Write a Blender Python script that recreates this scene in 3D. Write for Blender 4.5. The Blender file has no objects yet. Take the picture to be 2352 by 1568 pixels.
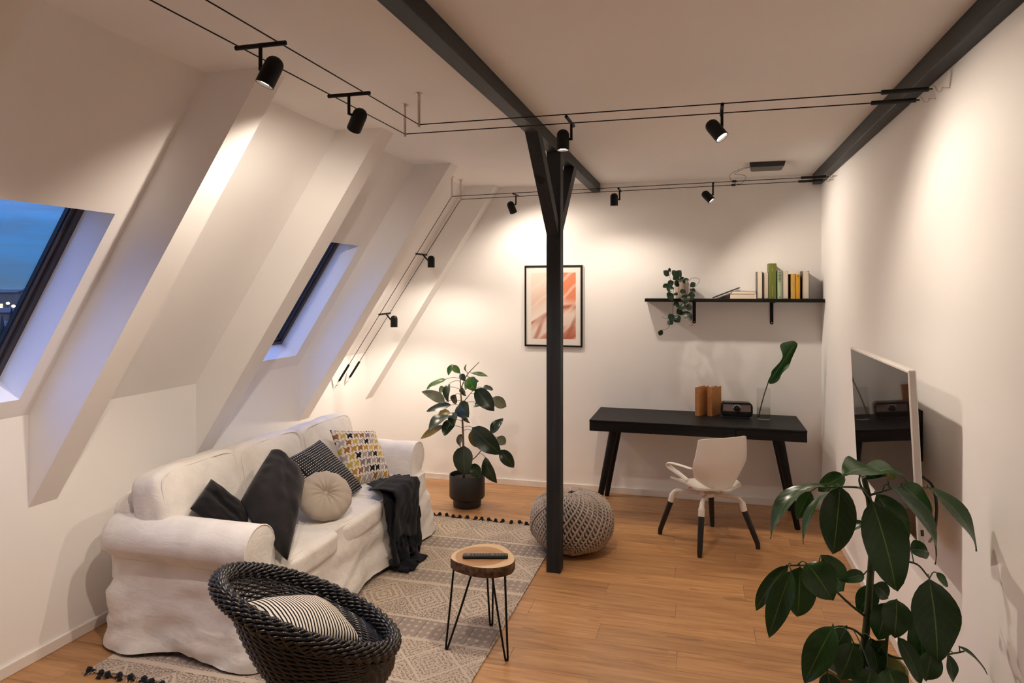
import bpy, math, random
import numpy as np
from mathutils import Vector, Matrix, noise as mnoise
random.seed(7)
PI = math.pi
scene = bpy.context.scene
col = scene.collection

# ---------------------------------------------------------------- camera (24 mm lens, level, frame shifted down)
YAW = math.atan(438 / 1568.0)
EYE = 1.92
cam_data = bpy.data.cameras.new('camera')
cam_data.sensor_width = 36.0
cam_data.lens = 24.0
cam_data.shift_y = -116 / 2352.0
cam_data.clip_start = 0.05
cam_data.clip_end = 3000
cam = bpy.data.objects.new('camera', cam_data)
cam.location = (0, 0, EYE)
cam.rotation_euler = (PI / 2, 0, YAW)
col.objects.link(cam)
scene.camera = cam

# ---------------------------------------------------------------- exposure
scene.view_settings.view_transform = 'Standard'
scene.view_settings.look = 'None'
scene.view_settings.gamma = 1.0
scene.view_settings.use_curve_mapping = False
scene.view_settings.exposure = 0.0
SPOT_POWER = 88.0
SPOT_COLOR = (1.0, 0.842, 0.685)
try:
    scene.cycles.use_denoising = True
    scene.cycles.max_bounces = 10
    scene.cycles.diffuse_bounces = 6
    scene.cycles.sample_clamp_indirect = 6.0
    scene.cycles.caustics_reflective = False
    scene.cycles.caustics_refractive = False
except Exception:
    pass

# ---------------------------------------------------------------- node expressions
class X:
    """a float socket that can be used in python arithmetic"""
    def __init__(s, nt, v):
        s.nt, s.v = nt, v
    def op(s, o, *a):
        n = s.nt.nodes.new('ShaderNodeMath'); n.operation = o
        for i, q in enumerate((s,) + a):
            q = q.v if isinstance(q, X) else q
            if isinstance(q, (int, float)): n.inputs[i].default_value = q
            else: s.nt.links.new(q, n.inputs[i])
        return X(s.nt, n.outputs[0])
    def __add__(s, o): return s.op('ADD', o)
    __radd__ = __add__
    def __sub__(s, o): return s.op('SUBTRACT', o)
    def __rsub__(s, o): return X(s.nt, float(o)).op('SUBTRACT', s) if not isinstance(o, X) else o.op('SUBTRACT', s)
    def __mul__(s, o): return s.op('MULTIPLY', o)
    __rmul__ = __mul__
    def __truediv__(s, o): return s.op('DIVIDE', o)
    def __neg__(s): return s.op('MULTIPLY', -1.0)
    def frac(s): return s.op('FRACT')
    def floor(s): return s.op('FLOOR')
    def abs(s): return s.op('ABSOLUTE')
    def sin(s): return s.op('SINE')
    def lt(s, o): return s.op('LESS_THAN', o)
    def gt(s, o): return s.op('GREATER_THAN', o)
    def min(s, o): return s.op('MINIMUM', o)
    def max(s, o): return s.op('MAXIMUM', o)
    def pow(s, o): return s.op('POWER', o)
    def inv(s): return 1.0 - s
    def between(s, a, b): return s.gt(a) * s.lt(b)

def new_mat(name):
    m = bpy.data.materials.new(name); m.use_nodes = True
    nt = m.node_tree
    b = next(n for n in nt.nodes if n.type == 'BSDF_PRINCIPLED')
    return m, nt, b
def coords(nt, kind='Object', scale=(1, 1, 1), rot=(0, 0, 0), loc=(0, 0, 0)):
    tc = nt.nodes.new('ShaderNodeTexCoord'); mp = nt.nodes.new('ShaderNodeMapping')
    mp.inputs['Scale'].default_value = scale; mp.inputs['Rotation'].default_value = rot; mp.inputs['Location'].default_value = loc
    nt.links.new(tc.outputs[kind], mp.inputs['Vector'])
    return mp.outputs['Vector']
def sep(nt, vec):
    n = nt.nodes.new('ShaderNodeSeparateXYZ'); nt.links.new(vec, n.inputs[0])
    return X(nt, n.outputs[0]), X(nt, n.outputs[1]), X(nt, n.outputs[2])
def comb(nt, x, y, z=0.0):
    n = nt.nodes.new('ShaderNodeCombineXYZ')
    for i, q in enumerate((x, y, z)):
        q = q.v if isinstance(q, X) else q
        if isinstance(q, (int, float)): n.inputs[i].default_value = q
        else: nt.links.new(q, n.inputs[i])
    return n.outputs[0]
def noise(nt, vec, scale=5, detail=3, rough=.5, dist=0):
    n = nt.nodes.new('ShaderNodeTexNoise')
    n.inputs['Scale'].default_value = scale; n.inputs['Detail'].default_value = detail
    n.inputs['Roughness'].default_value = rough; n.inputs['Distortion'].default_value = dist
    if vec is not None: nt.links.new(vec, n.inputs['Vector'])
    return X(nt, n.outputs[0])
def white(nt, vec):
    n = nt.nodes.new('ShaderNodeTexWhiteNoise'); n.noise_dimensions = '3D'
    nt.links.new(vec, n.inputs['Vector'])
    return X(nt, n.outputs['Value'])
def ramp(nt, fac, stops, interp='LINEAR'):
    n = nt.nodes.new('ShaderNodeValToRGB'); cr = n.color_ramp; cr.interpolation = interp
    while len(cr.elements) < len(stops): cr.elements.new(0.5)
    for e, (p, c) in zip(cr.elements, stops):
        e.position = p; e.color = (c[0], c[1], c[2], 1)
    nt.links.new(fac.v if isinstance(fac, X) else fac, n.inputs[0])
    return n.outputs[0]
def mixc(nt, fac, a, b):
    n = nt.nodes.new('ShaderNodeMix'); n.data_type = 'RGBA'
    for q, i in ((fac, 0), (a, 6), (b, 7)):
        q = q.v if isinstance(q, X) else q
        if isinstance(q, (int, float)): n.inputs[i].default_value = q
        elif isinstance(q, tuple): n.inputs[i].default_value = (q[0], q[1], q[2], 1)
        else: nt.links.new(q, n.inputs[i])
    return n.outputs[2]
def bump(nt, b, h, strength=.3, dist=.01):
    n = nt.nodes.new('ShaderNodeBump'); n.inputs['Strength'].default_value = strength; n.inputs['Distance'].default_value = dist
    nt.links.new(h.v if isinstance(h, X) else h, n.inputs['Height']); nt.links.new(n.outputs[0], b.inputs['Normal'])
def setc(nt, b, c, name='Base Color'):
    if isinstance(c, tuple): b.inputs[name].default_value = (c[0], c[1], c[2], 1)
    else: nt.links.new(c, b.inputs[name])
def srgb(r, g, b):
    f = lambda v: (v / 255 / 12.92) if v / 255 <= .04045 else ((v / 255 + .055) / 1.055) ** 2.4
    return (f(r), f(g), f(b))

def plain(name, c, rough=.5, metal=0.0, var=.0, nscale=20, bstr=0.0, bscale=200, spec=.5, sheen=0.0, coat=0.0):
    m, nt, b = new_mat(name)
    v = coords(nt)
    if var > 0:
        f = noise(nt, v, nscale, 3)
        d = tuple(max(0, q * (1 - var)) for q in c); e = tuple(min(1, q * (1 + var)) for q in c)
        setc(nt, b, ramp(nt, f, [(.3, d), (.7, e)]))
    else: setc(nt, b, c)
    b.inputs['Roughness'].default_value = rough; b.inputs['Metallic'].default_value = metal
    b.inputs['Specular IOR Level'].default_value = spec
    b.inputs['Sheen Weight'].default_value = sheen
    b.inputs['Coat Weight'].default_value = coat
    if bstr > 0: bump(nt, b, noise(nt, v, bscale, 2), bstr, .002)
    return m
def emis(name, c, s):
    m, nt, b = new_mat(name); setc(nt, b, (0, 0, 0))
    setc(nt, b, c, 'Emission Color'); b.inputs['Emission Strength'].default_value = s
    return m

# ---------------------------------------------------------------- world: dusk sky with cloud
w = bpy.data.worlds.new('dusk_sky'); scene.world = w; w.use_nodes = True
nt = w.node_tree
bg = next(n for n in nt.nodes if n.type == 'BACKGROUND')
tc = nt.nodes.new('ShaderNodeTexCoord')
dx, dy, dz = sep(nt, tc.outputs['Generated'])
el = dz.max(0.0)
grad = ramp(nt, el.pow(.6), [(0.0, (.075, .19, .34)), (.10, (.05, .17, .38)), (.22, (.05, .20, .50)), (.45, (.34, .58, 1.5)), (1.0, (.60, .98, 2.4))])
cl = noise(nt, comb(nt, dx * 3.0, dy * 3.0, dz * 22.0), 2.3, 5, .55, .3)
cmask = ramp(nt, cl, [(.42, (0, 0, 0)), (.68, (1, 1, 1))])
skyc = mixc(nt, X(nt, cmask) * (el * -3.0 + .8).max(0.0), grad, (.075, .11, .18))
nt.links.new(skyc, bg.inputs['Color'])
bg.inputs['Strength'].default_value = 1.25

# ---------------------------------------------------------------- photo pixel -> point in the room
SY, CYW = math.sin(YAW), math.cos(YAW)
def ray(px, py):
    u = (px - 1176) / 1568; v = -(py - 668) / 1568
    return Vector((u * CYW - SY, u * SY + CYW, v))
EYEP = Vector((0, 0, EYE))
def onZ(px, py, z): r = ray(px, py); return EYEP + r * ((z - EYE) / r.z)
def onX(px, py, x): r = ray(px, py); return EYEP + r * (x / r.x)
def onY(px, py, y): r = ray(px, py); return EYEP + r * (y / r.y)
def atD(px, py, d): return EYEP + ray(px, py) * d

# ---------------------------------------------------------------- mesh building
BASE = {}      # world base point of every empty / object made here
class MB:
    def __init__(s): s.v, s.f, s.uv = [], [], None
    def add(s, vs, fs):
        o = len(s.v); s.v += [tuple(q) for q in vs]; s.f += [tuple(i + o for i in f) for f in fs]; return s
    def box(s, a, b, M=None, bev=0.0):
        (x0, y0, z0), (x1, y1, z1) = a, b
        if bev <= 0:
            vs = [(x, y, z) for z in (z0, z1) for y in (y0, y1) for x in (x0, x1)]
            fs = [(0, 2, 3, 1), (4, 5, 7, 6), (0, 1, 5, 4), (2, 6, 7, 3), (0, 4, 6, 2), (1, 3, 7, 5)]
        else:
            e = min(bev, (x1 - x0) * .49, (y1 - y0) * .49, (z1 - z0) * .49)
            def ring(i, z):
                return [(x0 + i, y0 + e, z), (x0 + e, y0 + i, z), (x1 - e, y0 + i, z), (x1 - i, y0 + e, z), (x1 - i, y1 - e, z), (x1 - e, y1 - i, z), (x0 + e, y1 - i, z), (x0 + i, y1 - e, z)]
            vs = ring(e * .7, z0) + ring(0, z0 + e) + ring(0, z1 - e) + ring(e * .7, z1)
            fs = [tuple(range(7, -1, -1)), tuple(range(24, 32))]
            for k in range(3):
                for i in range(8):
                    j = (i + 1) % 8; fs.append((k * 8 + i, k * 8 + j, k * 8 + 8 + j, k * 8 + 8 + i))
        if M is not None: vs = [tuple(M @ Vector(q)) for q in vs]
        return s.add(vs, fs)
    def tube(s, pts, r, n=8, closed=False, caps=True, flat=1.0):
        pts = [Vector(p) for p in pts]; m = len(pts)
        rs = r if isinstance(r, (list, tuple)) else [r] * m
        T = []
        for i in range(m):
            a = pts[(i - 1) % m] if (closed or i > 0) else pts[i]
            c = pts[(i + 1) % m] if (closed or i < m - 1) else pts[i]
            t = c - a
            T.append(t.normalized() if t.length > 1e-9 else Vector((0, 0, 1)))
        up = Vector((0, 0, 1)) if abs(T[0].z) < .9 else Vector((1, 0, 0))
        N = (up - T[0] * up.dot(T[0])).normalized()
        vs = []
        for i in range(m):
            N = (N - T[i] * N.dot(T[i]))
            N = N.normalized() if N.length > 1e-6 else T[i].orthogonal().normalized()
            B = T[i].cross(N)
            for k in range(n):
                a = 2 * PI * k / n
                vs.append(pts[i] + (N * math.cos(a) * flat + B * math.sin(a)) * rs[i])
        fs = []
        for i in range(m if closed else m - 1):
            j = (i + 1) % m
            for k in range(n):
                l = (k + 1) % n
                fs.append((i * n + k, i * n + l, j * n + l, j * n + k))
        if caps and not closed:
            fs.append(tuple(range(n - 1, -1, -1))); fs.append(tuple((m - 1) * n + k for k in range(n)))
        return s.add(vs, fs)
    def cyl(s, a, b, r, n=16, r2=None):
        return s.tube([a, b], [r, r if r2 is None else r2], n)
    def lathe(s, prof, n=32, M=None, close=False):
        vs = []; fs = []; m = len(prof)
        for (r, z) in prof:
            for k in range(n):
                a = 2 * PI * k / n; vs.append(Vector((r * math.cos(a), r * math.sin(a), z)))
        if M is not None: vs = [M @ q for q in vs]
        for i in range(m if close else m - 1):
            j = (i + 1) % m
            for k in range(n):
                l = (k + 1) % n
                fs.append((i * n + k, i * n + l, j * n + l, j * n + k))
        return s.add(vs, fs)
    def prism(s, poly, d0, d1):
        """poly: list of Vectors (closed outline); swept from +d0 to +d1 (Vectors)"""
        n = len(poly)
        vs = [Vector(p) + Vector(d0) for p in poly] + [Vector(p) + Vector(d1) for p in poly]
        fs = [tuple(range(n - 1, -1, -1)), tuple(range(n, 2 * n))]
        for i in range(n):
            j = (i + 1) % n; fs.append((i, j, n + j, n + i))
        return s.add(vs, fs)
    def grid(s, rows):
        """rows: list of rows of points"""
        m = len(rows[0]); vs = [p for r in rows for p in r]
        fs = [(i * m + k, i * m + k + 1, (i + 1) * m + k + 1, (i + 1) * m + k) for i in range(len(rows) - 1) for k in range(m - 1)]
        return s.add(vs, fs)
    def ell(s, c, r, n=10, m=6, M=None):
        vs = []; fs = []
        for i in range(m + 1):
            t = PI * i / m
            for k in range(n):
                a = 2 * PI * k / n
                q = Vector((r[0] * math.sin(t) * math.cos(a), r[1] * math.sin(t) * math.sin(a), -r[2] * math.cos(t)))
                if M is not None: q = M @ q
                vs.append(q + Vector(c))
        for i in range(m):
            for k in range(n):
                l = (k + 1) % n; fs.append((i * n + k, i * n + l, (i + 1) * n + l, (i + 1) * n + k))
        return s.add(vs, fs)
    def build(s, name, mat, parent=None, smooth=False, angle=None, clean=True, fix=True):
        base = BASE.get(parent, Vector((0, 0, 0))) if parent is not None else Vector((0, 0, 0))
        me = bpy.data.meshes.new(name)
        me.from_pydata([(q[0] - base.x, q[1] - base.y, q[2] - base.z) for q in s.v], [], s.f)
        if s.uv is not None:
            ul = me.uv_layers.new(name='UVMap')
            li = np.empty(len(me.loops), dtype=np.int32); me.loops.foreach_get('vertex_index', li)
            uv = np.array(s.uv, dtype=np.float32)[li]
            ul.data.foreach_set('uv', uv.ravel())
        if fix or clean:
            import bmesh
            bm = bmesh.new(); bm.from_mesh(me)
            if clean: bmesh.ops.remove_doubles(bm, verts=bm.verts, dist=1e-5)
            if fix: bmesh.ops.recalc_face_normals(bm, faces=bm.faces)
            bm.to_mesh(me); bm.free()
        for m in (mat if isinstance(mat, (list, tuple)) else [mat]): me.materials.append(m)
        if smooth:
            me.polygons.foreach_set('use_smooth', [True] * len(me.polygons))
            if angle: 
                try: me.set_sharp_from_angle(angle=math.radians(angle))
                except Exception: pass
        o = bpy.data.objects.new(name, me); col.objects.link(o)
        if parent is not None: o.parent = parent
        BASE[o] = base
        return o
def thing(name, label, cat, loc=(0, 0, 0), group=None):
    o = bpy.data.objects.new(name, None); o.empty_display_size = .05
    col.objects.link(o); o.location = loc; BASE[o] = Vector(loc)
    o['label'] = label; o['category'] = cat
    if group: o['group'] = group
    return o
def tag(o, label, cat, group=None, kind=None):
    o['label'] = label; o['category'] = cat
    if group: o['group'] = group
    if kind: o['kind'] = kind
    return o
def struct(o, label=None):
    o['kind'] = 'structure'
    if label: o['label'] = label
    return o
def sstruct(name, label, loc=(0, 0, 0)):
    o = bpy.data.objects.new(name, None); col.objects.link(o); o.location = loc; BASE[o] = Vector(loc)
    return struct(o, label)
def share(src, name, parent, M):
    """another object with the same mesh"""
    o = bpy.data.objects.new(name, src.data); col.objects.link(o); o.parent = parent; o.matrix_local = M
    BASE[o] = BASE.get(parent, Vector((0, 0, 0)))
    return o
def frame(x, z, o=(0, 0, 0)):
    """matrix with local x along x, local z as near z as possible"""
    x = Vector(x).normalized(); z = Vector(z); z = (z - x * z.dot(x)).normalized(); y = z.cross(x)
    M = Matrix((x, y, z)).transposed().to_4x4(); M.translation = Vector(o)
    return M
def bez(p, n=12):
    """smooth path through points (Catmull-Rom)"""
    p = [Vector(q) for q in p]
    if len(p) < 3: return [p[0].lerp(p[1], i / n) for i in range(n + 1)]
    out = []
    for i in range(len(p) - 1):
        a = p[i - 1] if i else p[0] * 2 - p[1]; b, c = p[i], p[i + 1]; d = p[i + 2] if i + 2 < len(p) else c * 2 - b
        for k in range(n):
            t = k / n
            out.append(.5 * ((2 * b) + (c - a) * t + (2 * a - 5 * b + 4 * c - d) * t * t + (3 * b - a - 3 * c + d) * t ** 3))
    out.append(p[-1]); return out

# ================================================================ materials
M = {}
def plaster():
    m, nt, b = new_mat('plaster')
    v = coords(nt)
    setc(nt, b, ramp(nt, noise(nt, v, 1.3, 3), [(.3, (.895, .888, .882)), (.7, (.915, .908, .902))]))
    b.inputs['Roughness'].default_value = .85; b.inputs['Specular IOR Level'].default_value = .25
    bump(nt, b, noise(nt, v, 260, 2), .10, .001)
    return m
M['plaster'] = plaster()
M['trimwhite'] = plain('painted_trim', (.82, .78, .74), .45)
def floorwood():
    m, nt, b = new_mat('oak_plank')
    oi = nt.nodes.new('ShaderNodeObjectInfo'); rnd = X(nt, oi.outputs['Random'])
    x, y, z = sep(nt, coords(nt))
    g = noise(nt, comb(nt, x * .9 + rnd * 37.0, y * 11.0 + rnd * 11.0, rnd * 9.0), 3.0, 6, .6, .5)
    g2 = noise(nt, comb(nt, x * 3.0 + rnd * 17.0, y * 90.0, rnd), 2.0, 3, .6)
    kn = noise(nt, comb(nt, x * 1.2 + rnd * 57.0, y * 5.0, rnd * 3.0), 2.2, 2, .5)
    c = ramp(nt, g, [(.26, (.25, .115, .044)), (.44, (.45, .235, .098)), (.56, (.53, .295, .130)), (.72, (.64, .375, .175))])
    c = mixc(nt, g2 * .42, c, (.30, .14, .055))
    c = mixc(nt, kn.gt(.70) * .45, c, (.17, .07, .025))
    tint = ramp(nt, rnd, [(0, (.80, .78, .76)), (1, (1.08, 1.06, 1.03))])
    n = nt.nodes.new('ShaderNodeMix'); n.data_type = 'RGBA'; n.blend_type = 'MULTIPLY'; n.inputs[0].default_value = 1
    nt.links.new(c, n.inputs[6]); nt.links.new(tint, n.inputs[7])
    setc(nt, b, n.outputs[2])
    b.inputs['Roughness'].default_value = .31; b.inputs['Specular IOR Level'].default_value = .45
    bump(nt, b, g2, .06, .001)
    return m
M['floor'] = floorwood()
def blackwood(name, axis, c0=(.011, .0128, .0148), c1=(.023, .0265, .031), rough=.55, spec=.3):
    m, nt, b = new_mat(name)
    sc = [38, 38, 38]; sc[axis] = 1.6
    v = coords(nt, 'Object', tuple(sc))
    g = noise(nt, v, 1.0, 5, .6, .8)
    sk = [9, 9, 9]; sk[axis] = 3.2
    k = noise(nt, coords(nt, 'Object', tuple(sk)), 1.0, 1, .4)
    c = ramp(nt, g, [(.3, c0), (.7, c1)])
    c = mixc(nt, k.gt(.76), c, (.004, .004, .004))
    setc(nt, b, c); b.inputs['Roughness'].default_value = rough
    b.inputs['Specular IOR Level'].default_value = spec
    bump(nt, b, g, .35, .003)
    return m
M['beamY'] = blackwood('black_stained_timber', 1)
M['beamZ'] = blackwood('black_stained_post', 2)
M['deskwood'] = blackwood('black_stained_oak', 0, (.004, .004, .0042), (.011, .0105, .0105), .5, .2)
M['blackmetal'] = plain('matte_black_metal', (.0035, .0035, .0035), .55, spec=.25)
M['blackplastic'] = plain('black_plastic', (.010, .010, .011), .35)
M['steel'] = plain('brushed_steel', (.62, .55, .50), .32, 1.0)
M['brass'] = plain('hook_metal', (.60, .50, .38), .3, 1.0)
M['led'] = emis('lamp_led', (1.0, .93, .84), 14.0)
M['lampin'] = plain('lamp_reflector', (.8, .8, .78), .25, 1.0)
M['frame'] = plain('window_frame_dark', (.065, .056, .060), .5)
M['framelt'] = plain('window_gasket', (.012, .012, .014), .5)
def pane():
    m = bpy.data.materials.new('window_glass'); m.use_nodes = True; nt = m.node_tree; nt.nodes.clear()
    o = nt.nodes.new('ShaderNodeOutputMaterial'); mix = nt.nodes.new('ShaderNodeMixShader')
    t = nt.nodes.new('ShaderNodeBsdfTransparent'); g = nt.nodes.new('ShaderNodeBsdfGlossy'); f = nt.nodes.new('ShaderNodeLayerWeight'); f.inputs[0].default_value = .5
    t.inputs[0].default_value = (.95, .97, .98, 1); g.inputs['Roughness'].default_value = 0.0
    k = (X(nt, f.outputs['Facing']).pow(5.0) * .9 + .045).min(1.0)       # Schlick, the same from both sides
    nt.links.new(k.v, mix.inputs[0]); nt.links.new(t.outputs[0], mix.inputs[1]); nt.links.new(g.outputs[0], mix.inputs[2])
    nt.links.new(mix.outputs[0], o.inputs[0])
    return m
M['pane'] = pane()
def cloth(name, c, rough=.9, weave=900, bstr=.25, var=.08, wr=0.0, sheen=.2):
    m, nt, b = new_mat(name); v = coords(nt)
    f = noise(nt, v, 7, 4)
    setc(nt, b, ramp(nt, f, [(.3, tuple(q * (1 - var) for q in c)), (.7, tuple(min(1, q * (1 + var)) for q in c))]))
    b.inputs['Roughness'].default_value = rough; b.inputs['Sheen Weight'].default_value = sheen
    b.inputs['Specular IOR Level'].default_value = .15
    h = noise(nt, v, weave, 1)
    if wr > 0:
        h = h * .15 + noise(nt, coords(nt, 'Object', (1, 1.6, 2.2)), 6, 4, .55, .6) * wr
        bump(nt, b, h, bstr, .03)
    else: bump(nt, b, h, bstr, .002)
    return m
M['sofa'] = cloth('white_cotton_slipcover', (.82, .79, .755), wr=1.0, bstr=.42, sheen=.1)
M['sofapipe'] = plain('slipcover_piping', (.80, .765, .73), .9)
M['velvet'] = cloth('charcoal_velvet', (.013, .0115, .0125), .8, 500, .25, .5, wr=.8, sheen=.12)
M['navy'] = cloth('navy_black_throw', (.008, .009, .013), .95, 350, .6, .4, sheen=.08)
M['beige'] = cloth('beige_cotton', (.43, .37, .31), .9)

def uv_mat(name, fn, rough=.9, bstr=.2):
    m, nt, b = new_mat(name)
    u, v, _ = sep(nt, coords(nt, 'UV'))
    setc(nt, b, fn(nt, u, v))
    b.inputs['Roughness'].default_value = rough; b.inputs['Specular IOR Level'].default_value = .15
    bump(nt, b, noise(nt, coords(nt), 700, 1), bstr, .002)
    return m
def f_check(nt, u, v):
    a = (u * 26.0).frac(); c = (v * 26.0).frac()
    dot = a.between(.22, .68) * c.between(.32, .64)
    k = noise(nt, comb(nt, u, v), 6, 2)
    dash = dot * (k * .8 + .55).min(1.0)
    return mixc(nt, dash, (.010, .012, .018), (.66, .62, .55))
M['check'] = uv_mat('navy_dotted_weave', f_check)
def f_stripe(nt, u, v):
    wob = noise(nt, comb(nt, u, v), 5, 2) * .020
    s = ((u + wob) * 29.0).frac()
    return mixc(nt, s.lt(.44), (.76, .70, .61), (.012, .012, .022))
M['stripe'] = uv_mat('navy_cream_stripe', f_stripe)
def f_hound(nt, u, v):
    n = 7.6
    x = u * n; y = v * n
    row = y.floor(); xs = x + (row * .37)
    cx_, fx = xs.floor(), xs.frac(); fy = y.frac()
    r = white(nt, comb(nt, cx_, row, 3.0))
    c = ramp(nt, r, [(0, (.42, .235, .055)), (.20, (.50, .37, .08)), (.32, (.28, .13, .035)), (.46, (.38, .33, .33)), (.70, (.20, .17, .18)), (.82, (.012, .012, .016))], 'CONSTANT')
    body = fx.between(.14, .76) * fy.between(.24, .74)
    head = fx.between(.58, .92) * fy.between(.50, .88)
    tail = (fx - fy * .55).between(-.16, .10) * fy.between(.05, .45)
    wing = (fx + fy * .7).between(.62, .86) * fy.between(.08, .95)
    msk = body.max(head).max(tail).max(wing)
    return mixc(nt, msk, (.70, .65, .59), c)
M['hound'] = uv_mat('printed_bird_cotton', f_hound)

def art():
    def fn(nt, u, v):
        nz = (noise(nt, comb(nt, u, v), 2.0, 2) - .5) * .22
        w_ = v - u * .30 - (u * 3.4).sin() * .06 - .26 + nz * .5
        c = ramp(nt, w_ + .5, [(.0, (.46, .14, .085)), (.14, (.62, .30, .22)), (.20, (.76, .62, .55)), (.33, (.78, .66, .59)), (.40, (.70, .46, .37)), (.455, (.30, .10, .065)), (.475, (.55, .25, .17)),
                              (.50, (.84, .75, .69)), (.60, (.80, .68, .60)), (.72, (.74, .55, .45)), (1.0, (.78, .66, .58))])
        o = ((u - .42) * 2.6 + (v - .62) * .9 + nz * 2.0).max(0.0).min(1.0) * (v - .42).max(0.0).min(.2) * 5.0
        c = mixc(nt, o * .9, c, (.70, .20, .085))
        sw = ((u * .9 - v * 1.5 + nz) * 16.0).sin()
        c = mixc(nt, (sw - .55).max(0.0) * 1.0, c, (.86, .74, .66))
        lo = (.36 - v + u * .10).max(0.0).min(.2) * 5.0
        s2 = ((u * 1.6 - v * .95 + nz * .6) * 11.0).sin()
        return mixc(nt, (s2 - .35).max(0.0) * lo * 1.2, c, (.40, .13, .085))
    return uv_mat('abstract_print', fn, .6, 0.0)
M['art'] = art()

def rugmat():
    m, nt, b = new_mat('printed_rug')
    x, y, z = sep(nt, coords(nt))                 # x across, y along; object placed so that these are metres from its near left corner
    wob = (noise(nt, comb(nt, x, y), 3.0, 2) - .5) * .02
    y = y + wob
    P = 0.60                                      # the pattern repeats
    t = ((y - .16) / 1.28).frac() * 1.28
    cream = (.54, .44, .345); dark = (.105, .084, .076); mid = (.23, .185, .160)
    stip = noise(nt, comb(nt, x * 1.0, y * 1.0), 95, 2, .7)
    spk = (stip - .46) * 9.0
    spk = spk.max(0.0).min(1.0)
    # diamonds
    def diam(px, c0, hgt):
        a = ((x / px).frac() - .5).abs() * 2.0
        q = ((t - c0) / hgt).abs()
        return a + q
    d1 = diam(.30, .36, .17); d2 = diam(.30, 1.02, .19)
    r1 = (d1 * 5.0).frac(); r2 = (d2 * 3.4).frac()
    band1 = t.between(.18, .54); band2 = t.between(.80, 1.22)
    grid = t.between(.0, .15).max(t.between(.57, .77))
    lines = t.between(.155, .178).max(t.between(.543, .567)).max(t.between(.773, .795)).max(t.between(1.225, 1.26))
    gx = (x / .145).frac(); sq = gx.lt(.04)
    gy = (t / .055).frac(); gxx = (x / .048).frac()
    dots = ((gxx - .5).abs() + (gy - .5).abs()).lt(.30)
    p1 = r1.lt(.28); p2 = r2.lt(.40)
    c = mixc(nt, spk * .85, cream, dark)
    c = mixc(nt, band1 * p1, c, cream)
    c = mixc(nt, band1 * d1.between(.92, 1.06), c, (.55, .46, .37))
    c = mixc(nt, band2 * p2 * d2.lt(1.2), c, (.53, .44, .35))
    g = mixc(nt, stip, mid, (.36, .30, .26))
    g = mixc(nt, dots * .7, g, cream); g = mixc(nt, sq * .7, g, dark)
    c = mixc(nt, grid, c, g)
    c = mixc(nt, lines, c, (.56, .47, .38))
    fade = noise(nt, comb(nt, x, y, 2.0), 1.6, 3)
    c = mixc(nt, (fade - .35).max(0.0) * .7, c, (.40, .335, .275))
    setc(nt, b, c); b.inputs['Roughness'].default_value = .95; b.inputs['Specular IOR Level'].default_value = .1
    bump(nt, b, noise(nt, coords(nt), 500, 1), .3, .002)
    return m
M['rug'] = rugmat()
M['pompom'] = cloth('black_wool', (.010, .011, .015), .95, 300, .8)
M['fringe'] = plain('cotton_fringe', (.52, .43, .34), .9)

def leafmat(name, c, c2, rough=.28, rib=(.22, .34, .07), trans=.18):
    m, nt, b = new_mat(name)
    u, v, _ = sep(nt, coords(nt, 'UV'))
    oi = nt.nodes.new('ShaderNodeObjectInfo'); rnd = X(nt, oi.outputs['Random'])
    k = noise(nt, comb(nt, u * 2.0, v * 3.0, rnd * 20.0), 1.6, 3)
    cc = ramp(nt, k * .6 + rnd * .4, [(.25, c), (.75, c2)])
    au = (u - .5).abs()
    vein = (((v - au * .55) * 8.0).frac() - .5).abs().lt(.035) * .10
    cc = mixc(nt, vein, cc, rib)
    cc = mixc(nt, au.lt(.016) * .65, cc, rib)
    setc(nt, b, cc); b.inputs['Roughness'].default_value = rough
    b.inputs['Specular IOR Level'].default_value = .5
    bump(nt, b, (((v - au * .55) * 8.0) * 6.283).sin() * .06 + noise(nt, comb(nt, u, v, rnd * 9.0), 3.0, 2) * .5, .25, .006)
    if trans > 0:
        t = nt.nodes.new('ShaderNodeBsdfTranslucent'); mx = nt.nodes.new('ShaderNodeMixShader'); mx.inputs[0].default_value = trans
        nt.links.new(cc, t.inputs[0]); out = next(n for n in nt.nodes if n.type == 'OUTPUT_MATERIAL')
        nt.links.new(b.outputs[0], mx.inputs[1]); nt.links.new(t.outputs[0], mx.inputs[2]); nt.links.new(mx.outputs[0], out.inputs[0])
    return m
M['leafdark'] = leafmat('umbrella_leaf', (.009, .036, .008), (.019, .072, .011), .27, (.14, .24, .05), .24)
M['leafmid'] = leafmat('rubber_shoot_leaf', (.018, .085, .008), (.042, .145, .012), .3, trans=.3)
M['leafrub'] = leafmat('rubber_leaf', (.008, .019, .009), (.015, .034, .012), .30, (.10, .14, .05), .06)
M['leafrubhi'] = leafmat('rubber_leaf_young', (.045, .11, .020), (.08, .17, .035), .3, (.2, .26, .1), .25)
M['leafpale'] = leafmat('rubber_leaf_underside', (.13, .15, .09), (.20, .22, .15), .4, (.25, .26, .16), .1)
M['leafochre'] = leafmat('rubber_leaf_ochre', (.13, .085, .015), (.18, .13, .02), .4, (.25, .2, .06), .15)
M['leafhoya'] = leafmat('trailing_leaf', (.005, .017, .008), (.010, .030, .011), .3, (.02, .05, .02), .04)
M['leafvase'] = leafmat('cut_leaf', (.010, .045, .014), (.020, .085, .018), .35, (.12, .28, .06), .12)
M['stem'] = plain('green_stem', (.035, .060, .020), .6, var=.3)
M['bark'] = plain('young_bark', (.20, .115, .060), .8, var=.3, nscale=30)
M['twig'] = plain('brown_twig', (.09, .06, .035), .8, var=.3)
M['soil'] = plain('potting_soil', (.018, .012, .009), .95, var=.5, nscale=60, bstr=.6, bscale=80)
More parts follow.
